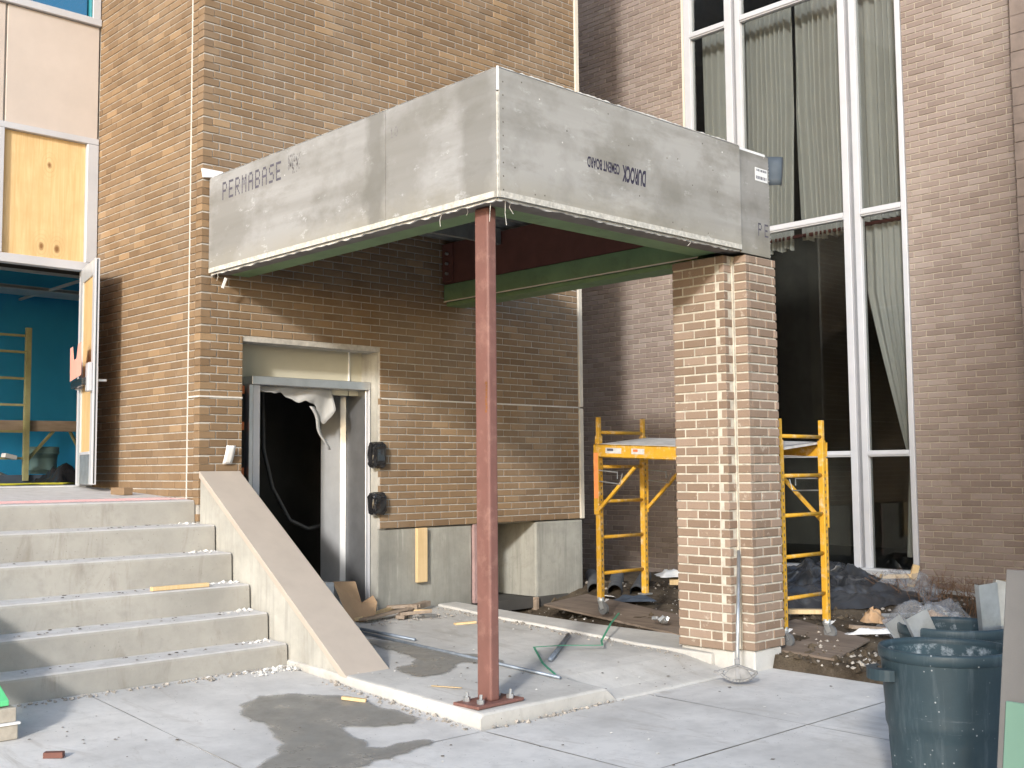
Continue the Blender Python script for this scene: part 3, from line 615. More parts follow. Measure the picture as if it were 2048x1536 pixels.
# door leaf, hinged on the right, swung outwards
HX, HY, FX, FY = 4.425, 10.62, 4.255, 9.905; da = math.atan2(FY - HY, FX - HX); dl = math.hypot(FX - HX, FY - HY); DZ = 1.43
dleaf = bpy.data.objects.new('door', None); COL.objects.link(dleaf); dleaf.parent = ent; dleaf.location = Vector((HX, HY, DZ)) - ent.location; dleaf['label'] = 'narrow stile door leaf swung open, plywood in place of glass'
def dpart(n, m, s0, s1, z0, z1, t0=-.022, t1=.022, bev=.003):
    a = MB(); d = Vector((math.cos(da), math.sin(da), 0)); nn = Vector((-d.y, d.x, 0))
    p = [Vector((HX, HY, DZ)) + d * s + nn * t + Vector((0, 0, z)) for z in (z0, z1) for s, t in ((s0, t0), (s1, t0), (s1, t1), (s0, t1))]
    a.add(p, [(0, 3, 2, 1), (4, 5, 6, 7), (0, 1, 5, 4), (1, 2, 6, 5), (2, 3, 7, 6), (3, 0, 4, 7)]); return a.build(n, m, dleaf, bev)
DHt = 2.05
dpart('hinge_stile', m_alu2, 0, .11, 0, DHt); dpart('lock_stile', m_alu, dl - .11, dl, 0, DHt); dpart('top_rail', m_alu2, .112, dl - .112, DHt - .14, DHt); dpart('kick_rail', m_galv, .112, dl - .112, 0, .27)
dpart('kick_bead', m_alu, .112, dl - .112, .272, .30, -.026, .026); dpart('plywood_infill', m_ply2, .112, dl - .112, .30, DHt - .14, -.008, .008, 0)
dpart('edge_seal', m_black, dl - .006, dl + .004, .01, DHt - .01, -.006, .004, 0)
dpart('crash_bar', m_black, .02, dl - .10, .90, .97, -.10, -.06, .008); dpart('bar_bracket', m_alu, dl - .14, dl - .01, .84, 1.10, -.065, -.022, .008); dpart('bar_bracket', m_alu, .02, .09, .89, .98, -.06, -.022, .008)
dpart('lever_handle', m_stain, dl - .09, dl - .055, .93, .955, .022, .11, .006); dpart('handle_plate', m_alu2, dl - .10, dl - .03, .82, 1.06, .022, .03, .004)
nn = MB(); d_ = Vector((math.cos(da), math.sin(da), 0)); n_ = Vector((-d_.y, d_.x, 0)); B0 = Vector((HX, HY, DZ))
def pap(poly): return [B0 + d_ * s + n_ * t + Vector((0, 0, z)) for s, t, z in poly]
nn.prism(pap([(.00, -.105, 1.29), (.15, -.105, 1.29), (.22, -.105, 1.16), (.36, -.105, 1.16), (.44, -.105, 1.29), (.64, -.108, 1.29), (.64, -.108, .99), (.02, -.105, .97)]), tuple(n_ * -.002))
tag(nn.build('paper_notice', m_pink, None), 'pink paper hung over the crash bar of the open door', 'notice')
# lobby behind it
lb = MB(); lb.box(-4, 9, 15, 15.1, 1.3, 6); kind(lb.build('lobby_wall', m_blue, None), 'structure', 'bright blue painted lobby wall')
lb = MB(); lb.box(8.9, 9, 10.95, 15, 1.3, 6); lb.box(-4.1, -4, 10.7, 15, 1.3, 6); kind(lb.build('lobby_side_wall', m_blue, None), 'structure', 'blue side walls of the lobby')
lb = MB(); lb.box(-4, 9, 10.70, 15, 1.2, 1.405); kind(lb.build('lobby_floor', m_lobfloor, None), 'structure', 'dusty concrete lobby floor')
cl = bpy.data.objects.new('lobby_ceiling', None); COL.objects.link(cl); kind(cl, 'structure', 'unfinished lobby ceiling grid')
lb = MB(); lb.box(-4, 9, 10.75, 15.1, 4.75, 4.768); lb.build('ceiling_deck', m_ceil, cl)
lb = MB(); lb.box(-4, 9, 14.0, 14.6, 3.80, 3.83); lb.build('ceiling_tile', m_tile, cl); lb = MB(); lb.box(-4, 9, 10.9, 11.3, 3.9, 4.1); lb.build('duct', m_ceil, cl)
for x in (3.0, 4.2, 5.4, 6.6):
    a = MB(); a.box(x, x + .03, 10.8, 15, 3.79, 3.82); a.build('grid_bar', m_tile, cl)
for y in (11.6, 12.8, 14.0):
    a = MB(); a.box(-4, 9, y, y + .03, 3.785, 3.815); a.build('grid_bar', m_tile, cl)
a = MB(); a.box(-4, 9, 12.2, 12.4, 3.95, 4.2); a.box(-4, 9, 13.3, 13.4, 3.9, 4.2); a.build('beam', m_dark2, cl)

# ------------------------------------------------------------------ steps, landing, cheek walls
stp = thing('concrete_steps', 'six dusty concrete steps up to the entrance landing', 'steps', (3.45, 7.2, .1))
NY = [7.2, 7.47, 7.735, 8.01, 8.28, 8.62]; NZ = [.281, .480, .672, .900, 1.108, 1.303]
for k in range(6):
    y0, z1 = NY[k], NZ[k]; y1 = NY[k + 1] + .02 if k < 5 else YE0; z0 = (NZ[k - 1] - .01) if k else -.1; ze = z1 + .006 if k < 5 else 1.403
    prof = [(y0 - .012 if k else y0 - .02, z0), (y0 - .004, z1 - .022), (y0 + .003, z1 - .008), (y0 + .016, z1), (y1, ze), (y1, z0)]
    a = MB(); n = 12
    x0, x1 = (2.33, 4.558) if k < 5 else (-4.0, 4.558)
    a.prism([(x0, y, z) for y, z in prof], (x1 - x0, 0, 0)); a.build('step', m_step, stp)
def cheek(x0, x1, label, yb):
    t = thing('stair_wall', label, 'wall', ((x0 + x1) / 2, 7.5, .1), 'sloping walls beside the steps')
    a = MB(); sl_ = (1.55 - .10) / (8.55 - 6.40); zt = lambda y: .06 + sl_ * (y - yb)
    a.prism([(x0 + .015, yb + .05, -.1), (x0 + .015, yb + .05, zt(yb + .05)), (x0 + .015, 8.553, zt(8.553)), (x0 + .015, 8.553, -.1)][::-1], (x1 - x0 - .03, 0, 0)); a.build('wall', m_cheek, t)
    a = MB(); h = .055; a.prism([(x0 - .005, yb - .02, zt(yb - .02)), (x0 - .005, 8.548, zt(8.548) + .0), (x0 - .005, 8.548, zt(8.548) + h), (x0 - .005, yb - .02, zt(yb - .02) + h)], (x1 - x0 + .01, 0, 0)); a.build('coping', m_coping, t, .006, seg=2)
cheek(4.562, 4.935, 'right sloping concrete stair wall with smooth beige coping', 6.43)
cheek(1.93, 2.325, 'left sloping concrete stair wall half covered by a green board', 6.92)
mt = MB()
for k in range(46):
    x = 2.5 + k * .042; mt.beam((x, 8.72, 1.3125), (x + .16, 8.93, 1.324), .007, .003); mt.beam((x + .16, 8.72, 1.3125), (x, 8.93, 1.324), .007, .003)
kind(tag(mt.build('red_mesh_strip', m_red, None), 'faded red plastic mesh strip along the top step', 'mesh'), 'stuff')
lbk = MB(); lbk.obox((4.31, 9.45, 1.375 + .0), .09, .2, .065, 0, 0, .15); tag(lbk.build('loose_brick', m_tan[0], None, .004), 'single tan brick lying on the landing by the door', 'brick')
cpx = MB(); cpx.sheet(lambda a, b: (4.772 + .085 * a + .01 * b, 8.545 - .03 * b - .02 * math.sin(b * 2), 1.60 + .155 * b), 3, 6); tag(cpx.build('foam_strip', m_white, None, smooth=True, solid=.006), 'curled white foam strip standing at the top of the coping', 'strip')
stk = MB(); stk.obox((4.02, 7.80, .690), .45, .045, .03, 0, 0, -.02); tag(stk.build('wood_batten', m_lumber, None, .003), 'short yellow batten lying on the third step', 'batten')
st2 = MB(); st2.obox((6.92, YF - .005, .72), .125, .04, .52); tag(st2.build('lumber_stake', m_lumber, None, .004), 'pale lumber stake fixed upright to the foundation wall', 'stake')

# ------------------------------------------------------------------ canopy
can = thing('entrance_canopy', 'unfinished canopy boxed in grey cement board on steel beams', 'canopy', (4.63, 4.973, 3.2))
CX, CY, ZB, ZC = 4.628, 4.973, 3.2, 4.012
def cbox(n, m, *a, bev=0, par=None): b = MB(); b.box(*a); return b.build(n, m, par or can, bev)
b1 = cbox('cement_board', m_cb, CX, CX + .013, 6.108, 8.557, ZB, ZC, bev=.002)
b2 = cbox('cement_board', m_cb, CX - .001, CX + .012, CY + .014, 6.102, ZB, ZC, bev=.002)
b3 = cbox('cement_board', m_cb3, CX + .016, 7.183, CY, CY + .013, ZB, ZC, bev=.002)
b4 = cbox('cement_board', m_cb2, 7.191, 7.588, CY + .012, CY + .025, 3.185, 3.995, bev=.002)
cbox('return_panel', m_cb, 7.575, 7.588, CY + .03, 6.2, 3.19, 3.98)
cbox('corner_bead', m_white, CX + .004, CX + .016, CY + .001, CY + .012, ZC - .14, ZC + .012); cbox('corner_bead', m_edge, CX + .003, CX + .0155, CY + .002, CY + .013, ZB, ZC - .15)
cbox('bead_strip', m_edge, CX - .004, CX - .0015, CY + .03, 8.55, ZB + .002, ZB + .04); cbox('bead_strip', m_edge, CX + .02, 7.18, CY - .003, CY - .0005, ZB + .002, ZB + .04)
def ragged(n, m, p0, p1, h, th, seed, nseg=90):
    r = random.Random(seed); p0 = Vector(p0); p1 = Vector(p1); a = MB(); o = 0
    for k in range(nseg + 1):
        p = p0.lerp(p1, k / nseg); d = h * r.uniform(.3, 1.1); a.v += [p + Vector((0, 0, .004)), p - Vector((0, 0, d)), p - Vector((0, 0, d)) + Vector(th), p + Vector(th) + Vector((0, 0, .004))]
    for k in range(nseg):
        for j in range(4): a.f.append((k * 4 + j, k * 4 + (j + 1) % 4, k * 4 + 4 + (j + 1) % 4, k * 4 + 4 + j))
    return a.build(n, m, can)
ragged('torn_edge', m_drywhite, (CX + .02, CY + .03, ZB), (CX + .02, 8.55, ZB), .018, (.014, 0, 0), 1); ragged('torn_edge', m_drywhite, (CX + .02, CY + .02, ZB), (7.18, CY + .02, ZB), .018, (0, .014, 0), 2)
ragged('torn_edge', m_drywhite, (CX + .02, CY + .002, ZC + .002), (7.18, CY + .002, ZC + .002), -.014, (0, .02, 0), 3); ragged('torn_edge', m_drywhite, (CX + .001, CY + .02, ZC), (CX + .001, 8.5, ZC), -.005, (.02, 0, 0), 4)
e4 = MB(); r4 = random.Random(4)
for k in range(30): z = 3.2 + k * .0265; e4.rock((7.588 + r4.uniform(-.002, .006), CY + .018, z), .009)
e4.build('torn_edge', m_drywhite, can)
for (x, y, l) in ((CX + .05, CY + .12, .13), (CX + .09, CY + .03, .16), (CX + .14, CY + .03, .08), (4.665, 5.55, .09), (4.68, 5.32, .05), (6.55, CY + .02, .05), (4.655, 8.46, .07)):
    a = MB(); a.tube([(x, y, ZB), (x + random.uniform(-.02, .02), y + random.uniform(-.02, .02), ZB - l * .5), (x + random.uniform(-.02, .02), y, ZB - l)], .0022, 5); a.build('mesh_strand', m_edge, can)
a = MB(); a.obox((4.70, 8.42, 3.11), .02, .012, .09, .2, .25, 0); a.build('tape_scrap', m_white, can)
cbox('soffit_board', m_soff, CX + .036, CX + .18, CY + .05, 8.55, 3.203, 3.222); cbox('soffit_board', m_soff, CX + .18, 7.5, CY + .036, CY + .215, 3.203, 3.222)
cbox('green_track', m_green, CX + .18, CX + .38, CY + .215, 8.55, 3.207, 3.30, bev=.004); cbox('green_track', m_green, CX + .38, 7.17, CY + .215, CY + .43, 3.207, 3.30, bev=.004)
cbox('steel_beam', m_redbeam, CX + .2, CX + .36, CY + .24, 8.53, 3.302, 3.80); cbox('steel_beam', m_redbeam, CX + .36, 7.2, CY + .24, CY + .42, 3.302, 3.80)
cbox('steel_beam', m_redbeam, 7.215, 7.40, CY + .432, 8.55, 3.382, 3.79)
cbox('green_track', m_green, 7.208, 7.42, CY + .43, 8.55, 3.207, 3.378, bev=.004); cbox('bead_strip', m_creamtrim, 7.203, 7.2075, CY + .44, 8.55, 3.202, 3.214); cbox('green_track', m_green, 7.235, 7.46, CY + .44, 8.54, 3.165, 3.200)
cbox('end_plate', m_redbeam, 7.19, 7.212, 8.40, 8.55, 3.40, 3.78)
for z in (3.48, 3.58, 3.68):
    a = MB(); a.tube([(7.165, 8.47, z), (7.192, 8.47, z)], .016, 6); a.build('bolt', m_galv, can)
dk = MB(); n = 140
def dkz(y): t = (y / .075) % 2; return 3.82 + .04 * (min(1, max(0, 3 * abs(t - 1) - 1)))
dk.sheet(lambda a, b: (CX + .03 + (7.55 - CX - .03) * a, CY + .03 + (8.55 - CY - .03) * b, dkz(CY + (8.55 - CY) * b)), 1, 360); dk.build('metal_deck', m_deck, can)
for y in (5.9, 6.8, 7.7):
    cbox('deck_joist', m_deck, CX + .37, 7.2, y, y + .05, 3.66, 3.81)
cbox('roof_membrane', m_whitesheet, CX + .014, 7.57, CY + .026, 8.552, 3.955, 3.975)
a = MB(); a.prism([(4.565, 8.53, 4.012), (4.74, 8.53, 4.03), (4.74, 8.53, 4.085), (4.55, 8.53, 4.085)], (0, .03, 0)); a.build('flashing', m_white, can)
cbox('top_flashing', m_white, 5.0, 7.57, CY + .03, CY + .08, 3.976, 4.022)
fl = MB(); fl.sheet(lambda a, b: (7.575 + .19 * a, CY + .016 + .03 * math.sin(a * 5 + b), 4.02 - .235 * b + .01 * a), 10, 4); fl.build('membrane_flap', plain('dark_membrane', (.075, .09, .105), .4), can, smooth=True, solid=.003)
# printing on the boards
F5 = {'P': '11110 10001 10001 11110 10000 10000 10000', 'E': '11111 10000 10000 11110 10000 10000 11111', 'R': '11110 10001 10001 11110 10100 10010 10001', 'M': '10001 11011 10101 10101 10001 10001 10001', 'A': '01110 10001 10001 11111 10001 10001 10001', 'B': '11110 10001 10001 11110 10001 10001 11110', 'S': '01111 10000 10000 01110 00001 00001 11110', '1': '00100 01100 00100 00100 00100 00100 01110', '0': '01110 10001 10001 10001 10001 10001 01110'}
def stencil(txt, org, u, h, adv, wl, n, mat, par, clip=None):
    u = Vector(u); n = Vector(n); org = Vector(org); cw, ch = wl / 5, h / 7
    for i, c in enumerate(txt):
        a = MB()
        for rr, row in enumerate(F5[c].split()):
            for cc, q in enumerate(row):
                if q == '1':
                    o = i * adv + cc * cw
                    if clip and o + cw > clip: continue
                    p = org + u * o + Vector((0, 0, h - (rr + 1) * ch)) + n * .0006
                    a.add([p + Vector((0, 0, ch * .04)), p + u * cw * .96 + Vector((0, 0, ch * .04)), p + u * cw * .96 + Vector((0, 0, ch * .98)), p + Vector((0, 0, ch * .98))], [(0, 1, 2, 3)])
        a.build('letter', mat, par)
stencil('PERMABASE', (CX, 8.335, 3.785), (0, -1, 0), .150, .1035, .072, (-1, 0, 0), m_print, b1)
stencil('PE', (7.425, CY + .012, 3.345), (1, 0, 0), .105, .088, .05, (0, -1, 0), m_print, b4, clip=.158)
stencil('10', (CX - .001, 6.05, 3.80), (0, -1, 0), .07, .05, .032, (-1, 0, 0), m_print2, b2)
sm = MB(); rs = random.Random(12)
for k in range(60):
    y = 7.34 - rs.random() * .17; z = 3.795 + rs.random() * .15; l = rs.uniform(.01, .03); sm.add([(CX - .0006, y, z), (CX - .0006, y - rs.uniform(.004, .014), z), (CX - .0006, y - .008, z + l), (CX - .0006, y, z + l)], [(0, 1, 2, 3)])
sm.build('smudged_stamp', m_print2, b1)
def text(s, size, x1, z1, width, mat, shear, offs):
    cu = bpy.data.curves.new('lettering', 'FONT'); cu.body = s; cu.size = size; cu.shear = shear; cu.offset = offs
    tmp = bpy.data.objects.new('tmp', cu); COL.objects.link(tmp); dg = bpy.context.evaluated_depsgraph_get(); me = bpy.data.meshes.new_from_object(tmp.evaluated_get(dg)); bpy.data.objects.remove(tmp)
    xsv = [v.co.x for v in me.vertices]; k = width / (max(xsv) - min(xsv)); base = wloc(b3); mn = min(xsv)
    for v in me.vertices: v.co = Vector((x1 - (v.co.x - mn) * k, CY - .0007, z1 - v.co.y)) - base
    me.materials.clear(); me.materials.append(mat); o = bpy.data.objects.new('lettering', me); COL.objects.link(o); o.parent = b3
    return o
kind(text('DUROCK', .152, 6.047, 3.605, .255, m_printd, .18, .006), 'stuff'); kind(text('CEMENT BOARD', .098, 5.765, 3.603, .325, m_printd, 0, .003), 'stuff')
a = MB(); a.box(7.40, 7.567, CY + .0095, CY + .0118, 3.785, 3.89); stc = a.build('sticker', m_white, b4)
a = MB(); rs = random.Random(3)
for (z, h) in ((3.862, .018), (3.80, .025)):
    x = 7.41
    while x < 7.55: w_ = rs.uniform(.004, .016); a.add([(x, CY + .009, z), (x + w_, CY + .009, z), (x + w_, CY + .009, z + h), (x, CY + .009, z + h)], [(0, 1, 2, 3)]); x += w_ + rs.uniform(.004, .01)
a.build('sticker_print', m_print, b4)
scn = MB(); rs = random.Random(8)
for k in range(26):
    x = 4.68 + rs.random() * 2.5 if k > 8 else 4.675; z = (3.25 + k * .085) if k <= 8 else rs.choice((3.27, 3.42, 3.6, 3.75, 3.95)) + rs.uniform(-.02, .02); scn.add([(x + .006 * math.cos(t * 1.05), CY - .0008, z + .006 * math.sin(t * 1.05)) for t in range(6)], [tuple(range(6))])
scn.build('screw_heads', m_chip, b3)

# ------------------------------------------------------------------ red steel column
colm = thing('steel_column', 'red primed steel tube column on a bolted base plate', 'column', (4.785, 5.262, .1))
a = MB(); a.box(4.745, 4.824, 5.198, 5.327, .112, 3.202); a.build('shaft', m_redox, colm, .016, seg=3)
zb_ = pad_z(4.8, 5.22) + .002
a = MB(); a.prism([(4.585, 5.135, zb_), (4.985, 5.150, zb_), (4.975, 5.372, zb_), (4.575, 5.357, zb_)], (0, 0, .02)); a.build('base_plate', m_redox, colm, .004)
for x, y in ((4.655, 5.19), (4.91, 5.32), (4.655, 5.32), (4.91, 5.20)):
    a = MB(); a.tube([(x, y, zb_ + .02), (x, y, zb_ + .045)], .024, 6); a.tube([(x, y, zb_ + .04), (x + .004, y, zb_ + .075)], .010, 6); a.build('anchor_bolt', m_galv, colm)
rs_ = MB()
for k in range(9): rs_.obox((4.7445, 5.215 + .01 * random.random(), 1.9 + k * .022), .001, .012 + .01 * random.random(), .018)
rs_.build('rust_mark', plain('rust', (.22, .09, .03), .9), colm)

# ------------------------------------------------------------------ new brick pier
pier = thing('brick_pier', 'free standing brick pier with fresh smeared mortar carrying the canopy', 'pier', (7.4, 5.5, 0))
PX, PX2, PXE = 7.137, 7.245, 7.65; PY, PY2, PYE = 4.985, 5.115, 5.62
ZP0, ZP1, PT = .155, 3.175, .0705
core = MB(); q = .008
core.prism([(x, y, ZP0) for x, y in ((PX + q, PY2 + q), (PX2 + q, PY2 + q), (PX2 + q, PY + q), (PXE - q, PY + q), (PXE - q, PYE - q), (PX + q, PYE - q))], (0, 0, ZP1 - ZP0)); core.build('core', m_mortP, pier)
bs = MB(); bs.prism([(x, y, -.1) for x, y in ((PX + .03, PY2 + .01), (PX2 + .01, PY2 + .01), (PX2 + .01, PY + .012), (PXE - .03, PY + .012), (PXE - .03, PYE), (PX + .03, PYE))], (0, 0, .25)); bs.build('base', m_pad, pier, .01)
pk = Bricks(); kw = dict(pitch=PT, ln=.2, joint=.0135, dp=.045, jit=.003)
pk.course((PX, 0, 0), (0, -1, 0), (-1, 0, 0), -PYE, -PY2, ZP0, ZP1, off=-PYE, ends=((0, 0), (0, .092)), **kw)
pk.course((0, PY2, 0), (1, 0, 0), (0, -1, 0), PX, PX2, ZP0, ZP1, off=PX, half=False, ends=((.092, 0), (0, 0)), **kw)
pk.course((PX2, 0, 0), (0, -1, 0), (-1, 0, 0), -PY2 + .018, -PY, ZP0, ZP1, off=-PY2 + .018, half=False, ends=((0, 0), (.0, .0)), **kw)
pk.course((0, PY, 0), (1, 0, 0), (0, -1, 0), PX2 + .046, PXE, ZP0, ZP1, off=PX2 + .046 - .107, **kw)
pk.course((PXE, 0, 0), (0, 1, 0), (1, 0, 0), PY + .046, PYE, ZP0, ZP1, off=PY + .046, **kw)
pk.course((0, PYE, 0), (-1, 0, 0), (0, 1, 0), -PXE + .046, -PX - .046, ZP0, ZP1, off=-PXE + .046, **kw)
pk.emit(pier, m_new)
sq = MB(); rq = random.Random(5)
for k in range(420):
    z = ZP0 + rq.randint(0, 42) * PT - .004 + rq.uniform(-.003, .003)
    if z > ZP1 - .02: continue
    e = rq.random()
    c = (PX - .001, rq.uniform(PY2, PYE), z) if e < .5 else (rq.uniform(PX2, PXE), PY - .001, z) if e < .85 else (PX2 - .001, rq.uniform(PY, PY2), z)
    sq.rock(c, rq.uniform(.003, .008), .6)
kind(sq.build('mortar_crumbs', m_mortP, pier), 'stuff')
jn = MB(); jn.box(PX2 - .010, PX2 + .004, PY2 - .010, PY2 + .004, .16, ZP1 - .03); jn.build('sealant_joint', m_mortP, pier)

# ------------------------------------------------------------------ scaffold
sc = thing('rolling_scaffold', 'yellow steel rolling scaffold behind the brick pier', 'scaffold', (8.1, 6.05, .15))
SXA, SXB, SY1, SY2 = 7.815, 8.45, 7.05, 5.10
def zb0(y): return .115 + .045 * (y - 5.1)
HT = 1.80
def tilt(x, y, h): return Vector((x, y, zb0(y) + h))
def leg(x, y):
    p = MB(); p.obox(tilt(x, y, .14 + (HT - .30) / 2), .052, .052, HT - .30); o = p.build('leg', m_yellow, sc, .006, seg=2)
    p = MB(); p.obox(tilt(x, y, HT - .08), .038, .038, .18); p.build('stub_post', m_yellow, o, .004)
    p = MB()
    for k in range(22): p.obox(tilt(x + .0265, y, .22 + k * .055), .002, .012, .022); p.obox(tilt(x, y - .0265, .22 + k * .055), .012, .002, .022)
    p.build('peg_holes', m_chip, o); return o
def caster(x, y):
    p = MB(); p.lathe(tilt(x, y, .125), [(.001, .03), (.03, .03), (.034, .0), (.03, -.02), (.001, -.02)], 12); o = p.build('caster', m_galv, sc, smooth=False)
    p = MB(); p.beam(tilt(x - .016, y - .03, .05), tilt(x - .016, y, .115), .004, .045); p.beam(tilt(x + .022, y - .03, .05), tilt(x + .022, y, .115), .004, .045); p.build('fork', m_galv, o)
    p = MB(); c = tilt(x, y - .03, .055)
    for i in range(16):
        t0, t1 = 2 * math.pi * i / 16, 2 * math.pi * (i + 1) / 16; P = lambda t, r, s: c + Vector((s, r * math.cos(t), r * math.sin(t)))
        p.add([P(t0, .055, -.012), P(t1, .055, -.012), P(t1, .055, .016), P(t0, .055, .016)], [(0, 1, 2, 3)])
        for s in (-.012, .016): p.add([P(t0, .055, s), P(t1, .055, s), P(t1, .0, s)], [(0, 1, 2)])
    p.build('wheel', m_pipe, o)
    p = MB(); p.obox(tilt(x + .05, y - .01, .12), .07, .03, .006, 0, -.3, 0); p.build('brake_lever', m_white, o)
for x, y in ((SXA, SY1), (SXB, SY1), (SXA, SY2), (SXB, SY2)):
    leg(x, y)
    if (x, y) != (SXB, SY1): caster(x, y)
    else: p = MB(); p.obox(tilt(x, y, .135), .1, .1, .012); p.build('foot_plate', m_galv, sc)
for y in (SY1, SY2):
    for h in (.37, .70, 1.03, 1.35, 1.67):
        p = MB(); p.tube([tilt(SXA, y, h), tilt(SXB, y, h)], .016, 10); p.build('rung', m_yellow, sc, smooth=True)
PHA, PHB = 1.50, 1.565
for x, s in ((SXA, -1), (SXB, 1)):
    xx = x - .033 * 1 if s < 0 else x + .033; PH = PHA if s < 0 else PHB
    p = MB(); p.add([], []); a0, a1 = tilt(xx, SY2 - .03, PH), tilt(xx, SY1 + .03, PH); p.beam(a0, a1, .012, .12); p.beam(a0 + Vector((.012 * -s, 0, .056)), a1 + Vector((.012 * -s, 0, .056)), .036, .006); p.beam(a0 + Vector((.012 * -s, 0, -.056)), a1 + Vector((.012 * -s, 0, -.056)), .036, .006)
    rail = p.build('side_rail', m_yellow, sc)
    for yy, d in ((SY1, -1), (SY2, 1)):
        p = MB(); p.obox(tilt(xx, yy, 1.20), .02, .062, .58); p.build('rail_sleeve', m_yellow, sc, .003)
        p = MB(); p.beam(tilt(xx + .0, yy + d * .02, .95), tilt(xx, yy + d * .46, 1.36), .03, .03, (1, 0, 0)); p.build('brace', m_yellow, sc, .004)
        p = MB(); p.tube([tilt(xx - .02, yy + d * .05, 1.32), tilt(xx - .02, yy + d * .27, 1.31), tilt(xx - .02, yy + d * .27, 1.25)], .006, 6); p.tube([tilt(xx - .02, yy + d * .05, 1.22), tilt(xx - .02, yy + d * .30, 1.205), tilt(xx - .02, yy + d * .33, 1.30)], .006, 6); p.build('lock_pin', m_galv, sc)
p = MB(); p.add([tilt(x, y, h + d) for d in (.064, .046) for x, y, h in ((SXA - .02, SY2 + .03, PHA), (SXB + .02, SY2 + .03, PHB), (SXB + .02, SY1 - .03, PHB), (SXA - .02, SY1 - .03, PHA))], [(0, 1, 2, 3), (7, 6, 5, 4), (0, 4, 5, 1), (1, 5, 6, 2), (2, 6, 7, 3), (3, 7, 4, 0)])
p.build('platform', plain('plaster_spattered_deck', (.50, .49, .47), .85, .2, 10, .3, dirt=(.25, .2, .15)), sc)
for y0, w_ in ((6.93, .19), (6.62, .15)):
    p = MB(); p.beam(tilt(SXA - .0405, y0, PHA + .005), tilt(SXA - .0405, y0 - w_, PHA + .005), .002, .05); s_ = p.build('sticker', m_sticker, sc)
    p = MB(); p.beam(tilt(SXA - .0425, y0 - .02, PHA + .012), tilt(SXA - .0425, y0 - w_ * .5, PHA + .012), .001, .022); p.build('sticker_print', m_print if y0 > 6.7 else m_ora, s_)
p = MB(); p.obox(tilt(SXA - .0445, SY1 - .002, 1.27), .002, .05, .42); p.build('orange_spray', m_orange, sc)

# ------------------------------------------------------------------ conduit bender, conduits, straps
bd = thing('conduit_bender', 'silver conduit bender with long handle leaning on the brick pier', 'tool', (6.75, 4.76, .03))
zt_ = pad_z(6.72, 4.9)
a = MB(); a.tube([(6.735, 4.79, .10), (7.17, 5.06, .905)], .013, 10); a.build('handle', m_galv, bd, smooth=True)
a = MB(); c0 = Vector((6.73, 4.78, .20)); du = Vector((.55, -.83, 0))
arc = [c0 + du * (.17 * math.sin(t)) + Vector((0, 0, -.17 * math.cos(t))) for t in [R(-52 + k * 8) for k in range(14)]]
for p0, p1 in zip(arc, arc[1:]): a.beam(p0, p1, .03, .018)
a.prism([p + Vector((-.006, -.004, 0)) for p in arc[2:-2]] + [c0 + Vector((.03, -.04, -.07)), c0 + Vector((-.03, .04, -.07))], (.012, .008, 0)); a.beam(arc[0], c0 + Vector((0, 0, -.06)), .014, .016); a.beam(arc[-1], c0 + Vector((0, 0, -.06)), .014, .016); a.beam(c0 + Vector((0, 0, -.16)), (6.755, 4.803, .18), .034, .034); a.obox(arc[0] + Vector((0, 0, -.005)), .07, .03, .012, 0, 0, -.98)
a.build('bending_shoe', m_galv2, bd, .003)
def rod(name, pts, r, mat, label, cat, group=None, n=8): a = MB(); a.tube(pts, r, n); return tag(a.build(name, mat, None, smooth=True), label, cat, group)
pd = lambda x, y, h: (x, y, pad_z(x, y) + h)
rod('conduit', [pd(5.60, 7.73, .016), pd(5.605, 6.6, .016), pd(5.608, 5.443, .016)], .012, m_cond, 'longest thin steel conduit lying from the stair wall past the column', 'conduit', 'steel conduits on the concrete pad')
rod('conduit', [pd(5.69, 7.85, .018), pd(5.744, 7.188, .014)], .013, m_cond, 'shorter steel conduit ending left of the column', 'conduit', 'steel conduits on the concrete pad')
rod('conduit', [pd(5.986, 5.91, .02), pd(6.45, 6.25, .022), pd(6.857, 6.552, .02)], .018, m_cond, 'stubby grey conduit offcut under the green strap', 'conduit', 'steel conduits on the concrete pad')
gs = MB()
gp = [pd(5.675, 5.556, .012), pd(5.85, 5.85, .02), pd(6.139, 6.232, .05), pd(6.35, 6.12, .055), pd(6.631, 5.973, .045), pd(6.75, 6.09, .05), pd(7.10, 6.30, .12), pd(7.55, 6.6, .13)]
for p0, p1 in zip(gp, gp[1:]): gs.beam(p0, p1, .016, .004)
tag(gs.build('plastic_strap', m_strap, None), 'bent green packing strap across the pad towards the kerb', 'strap')
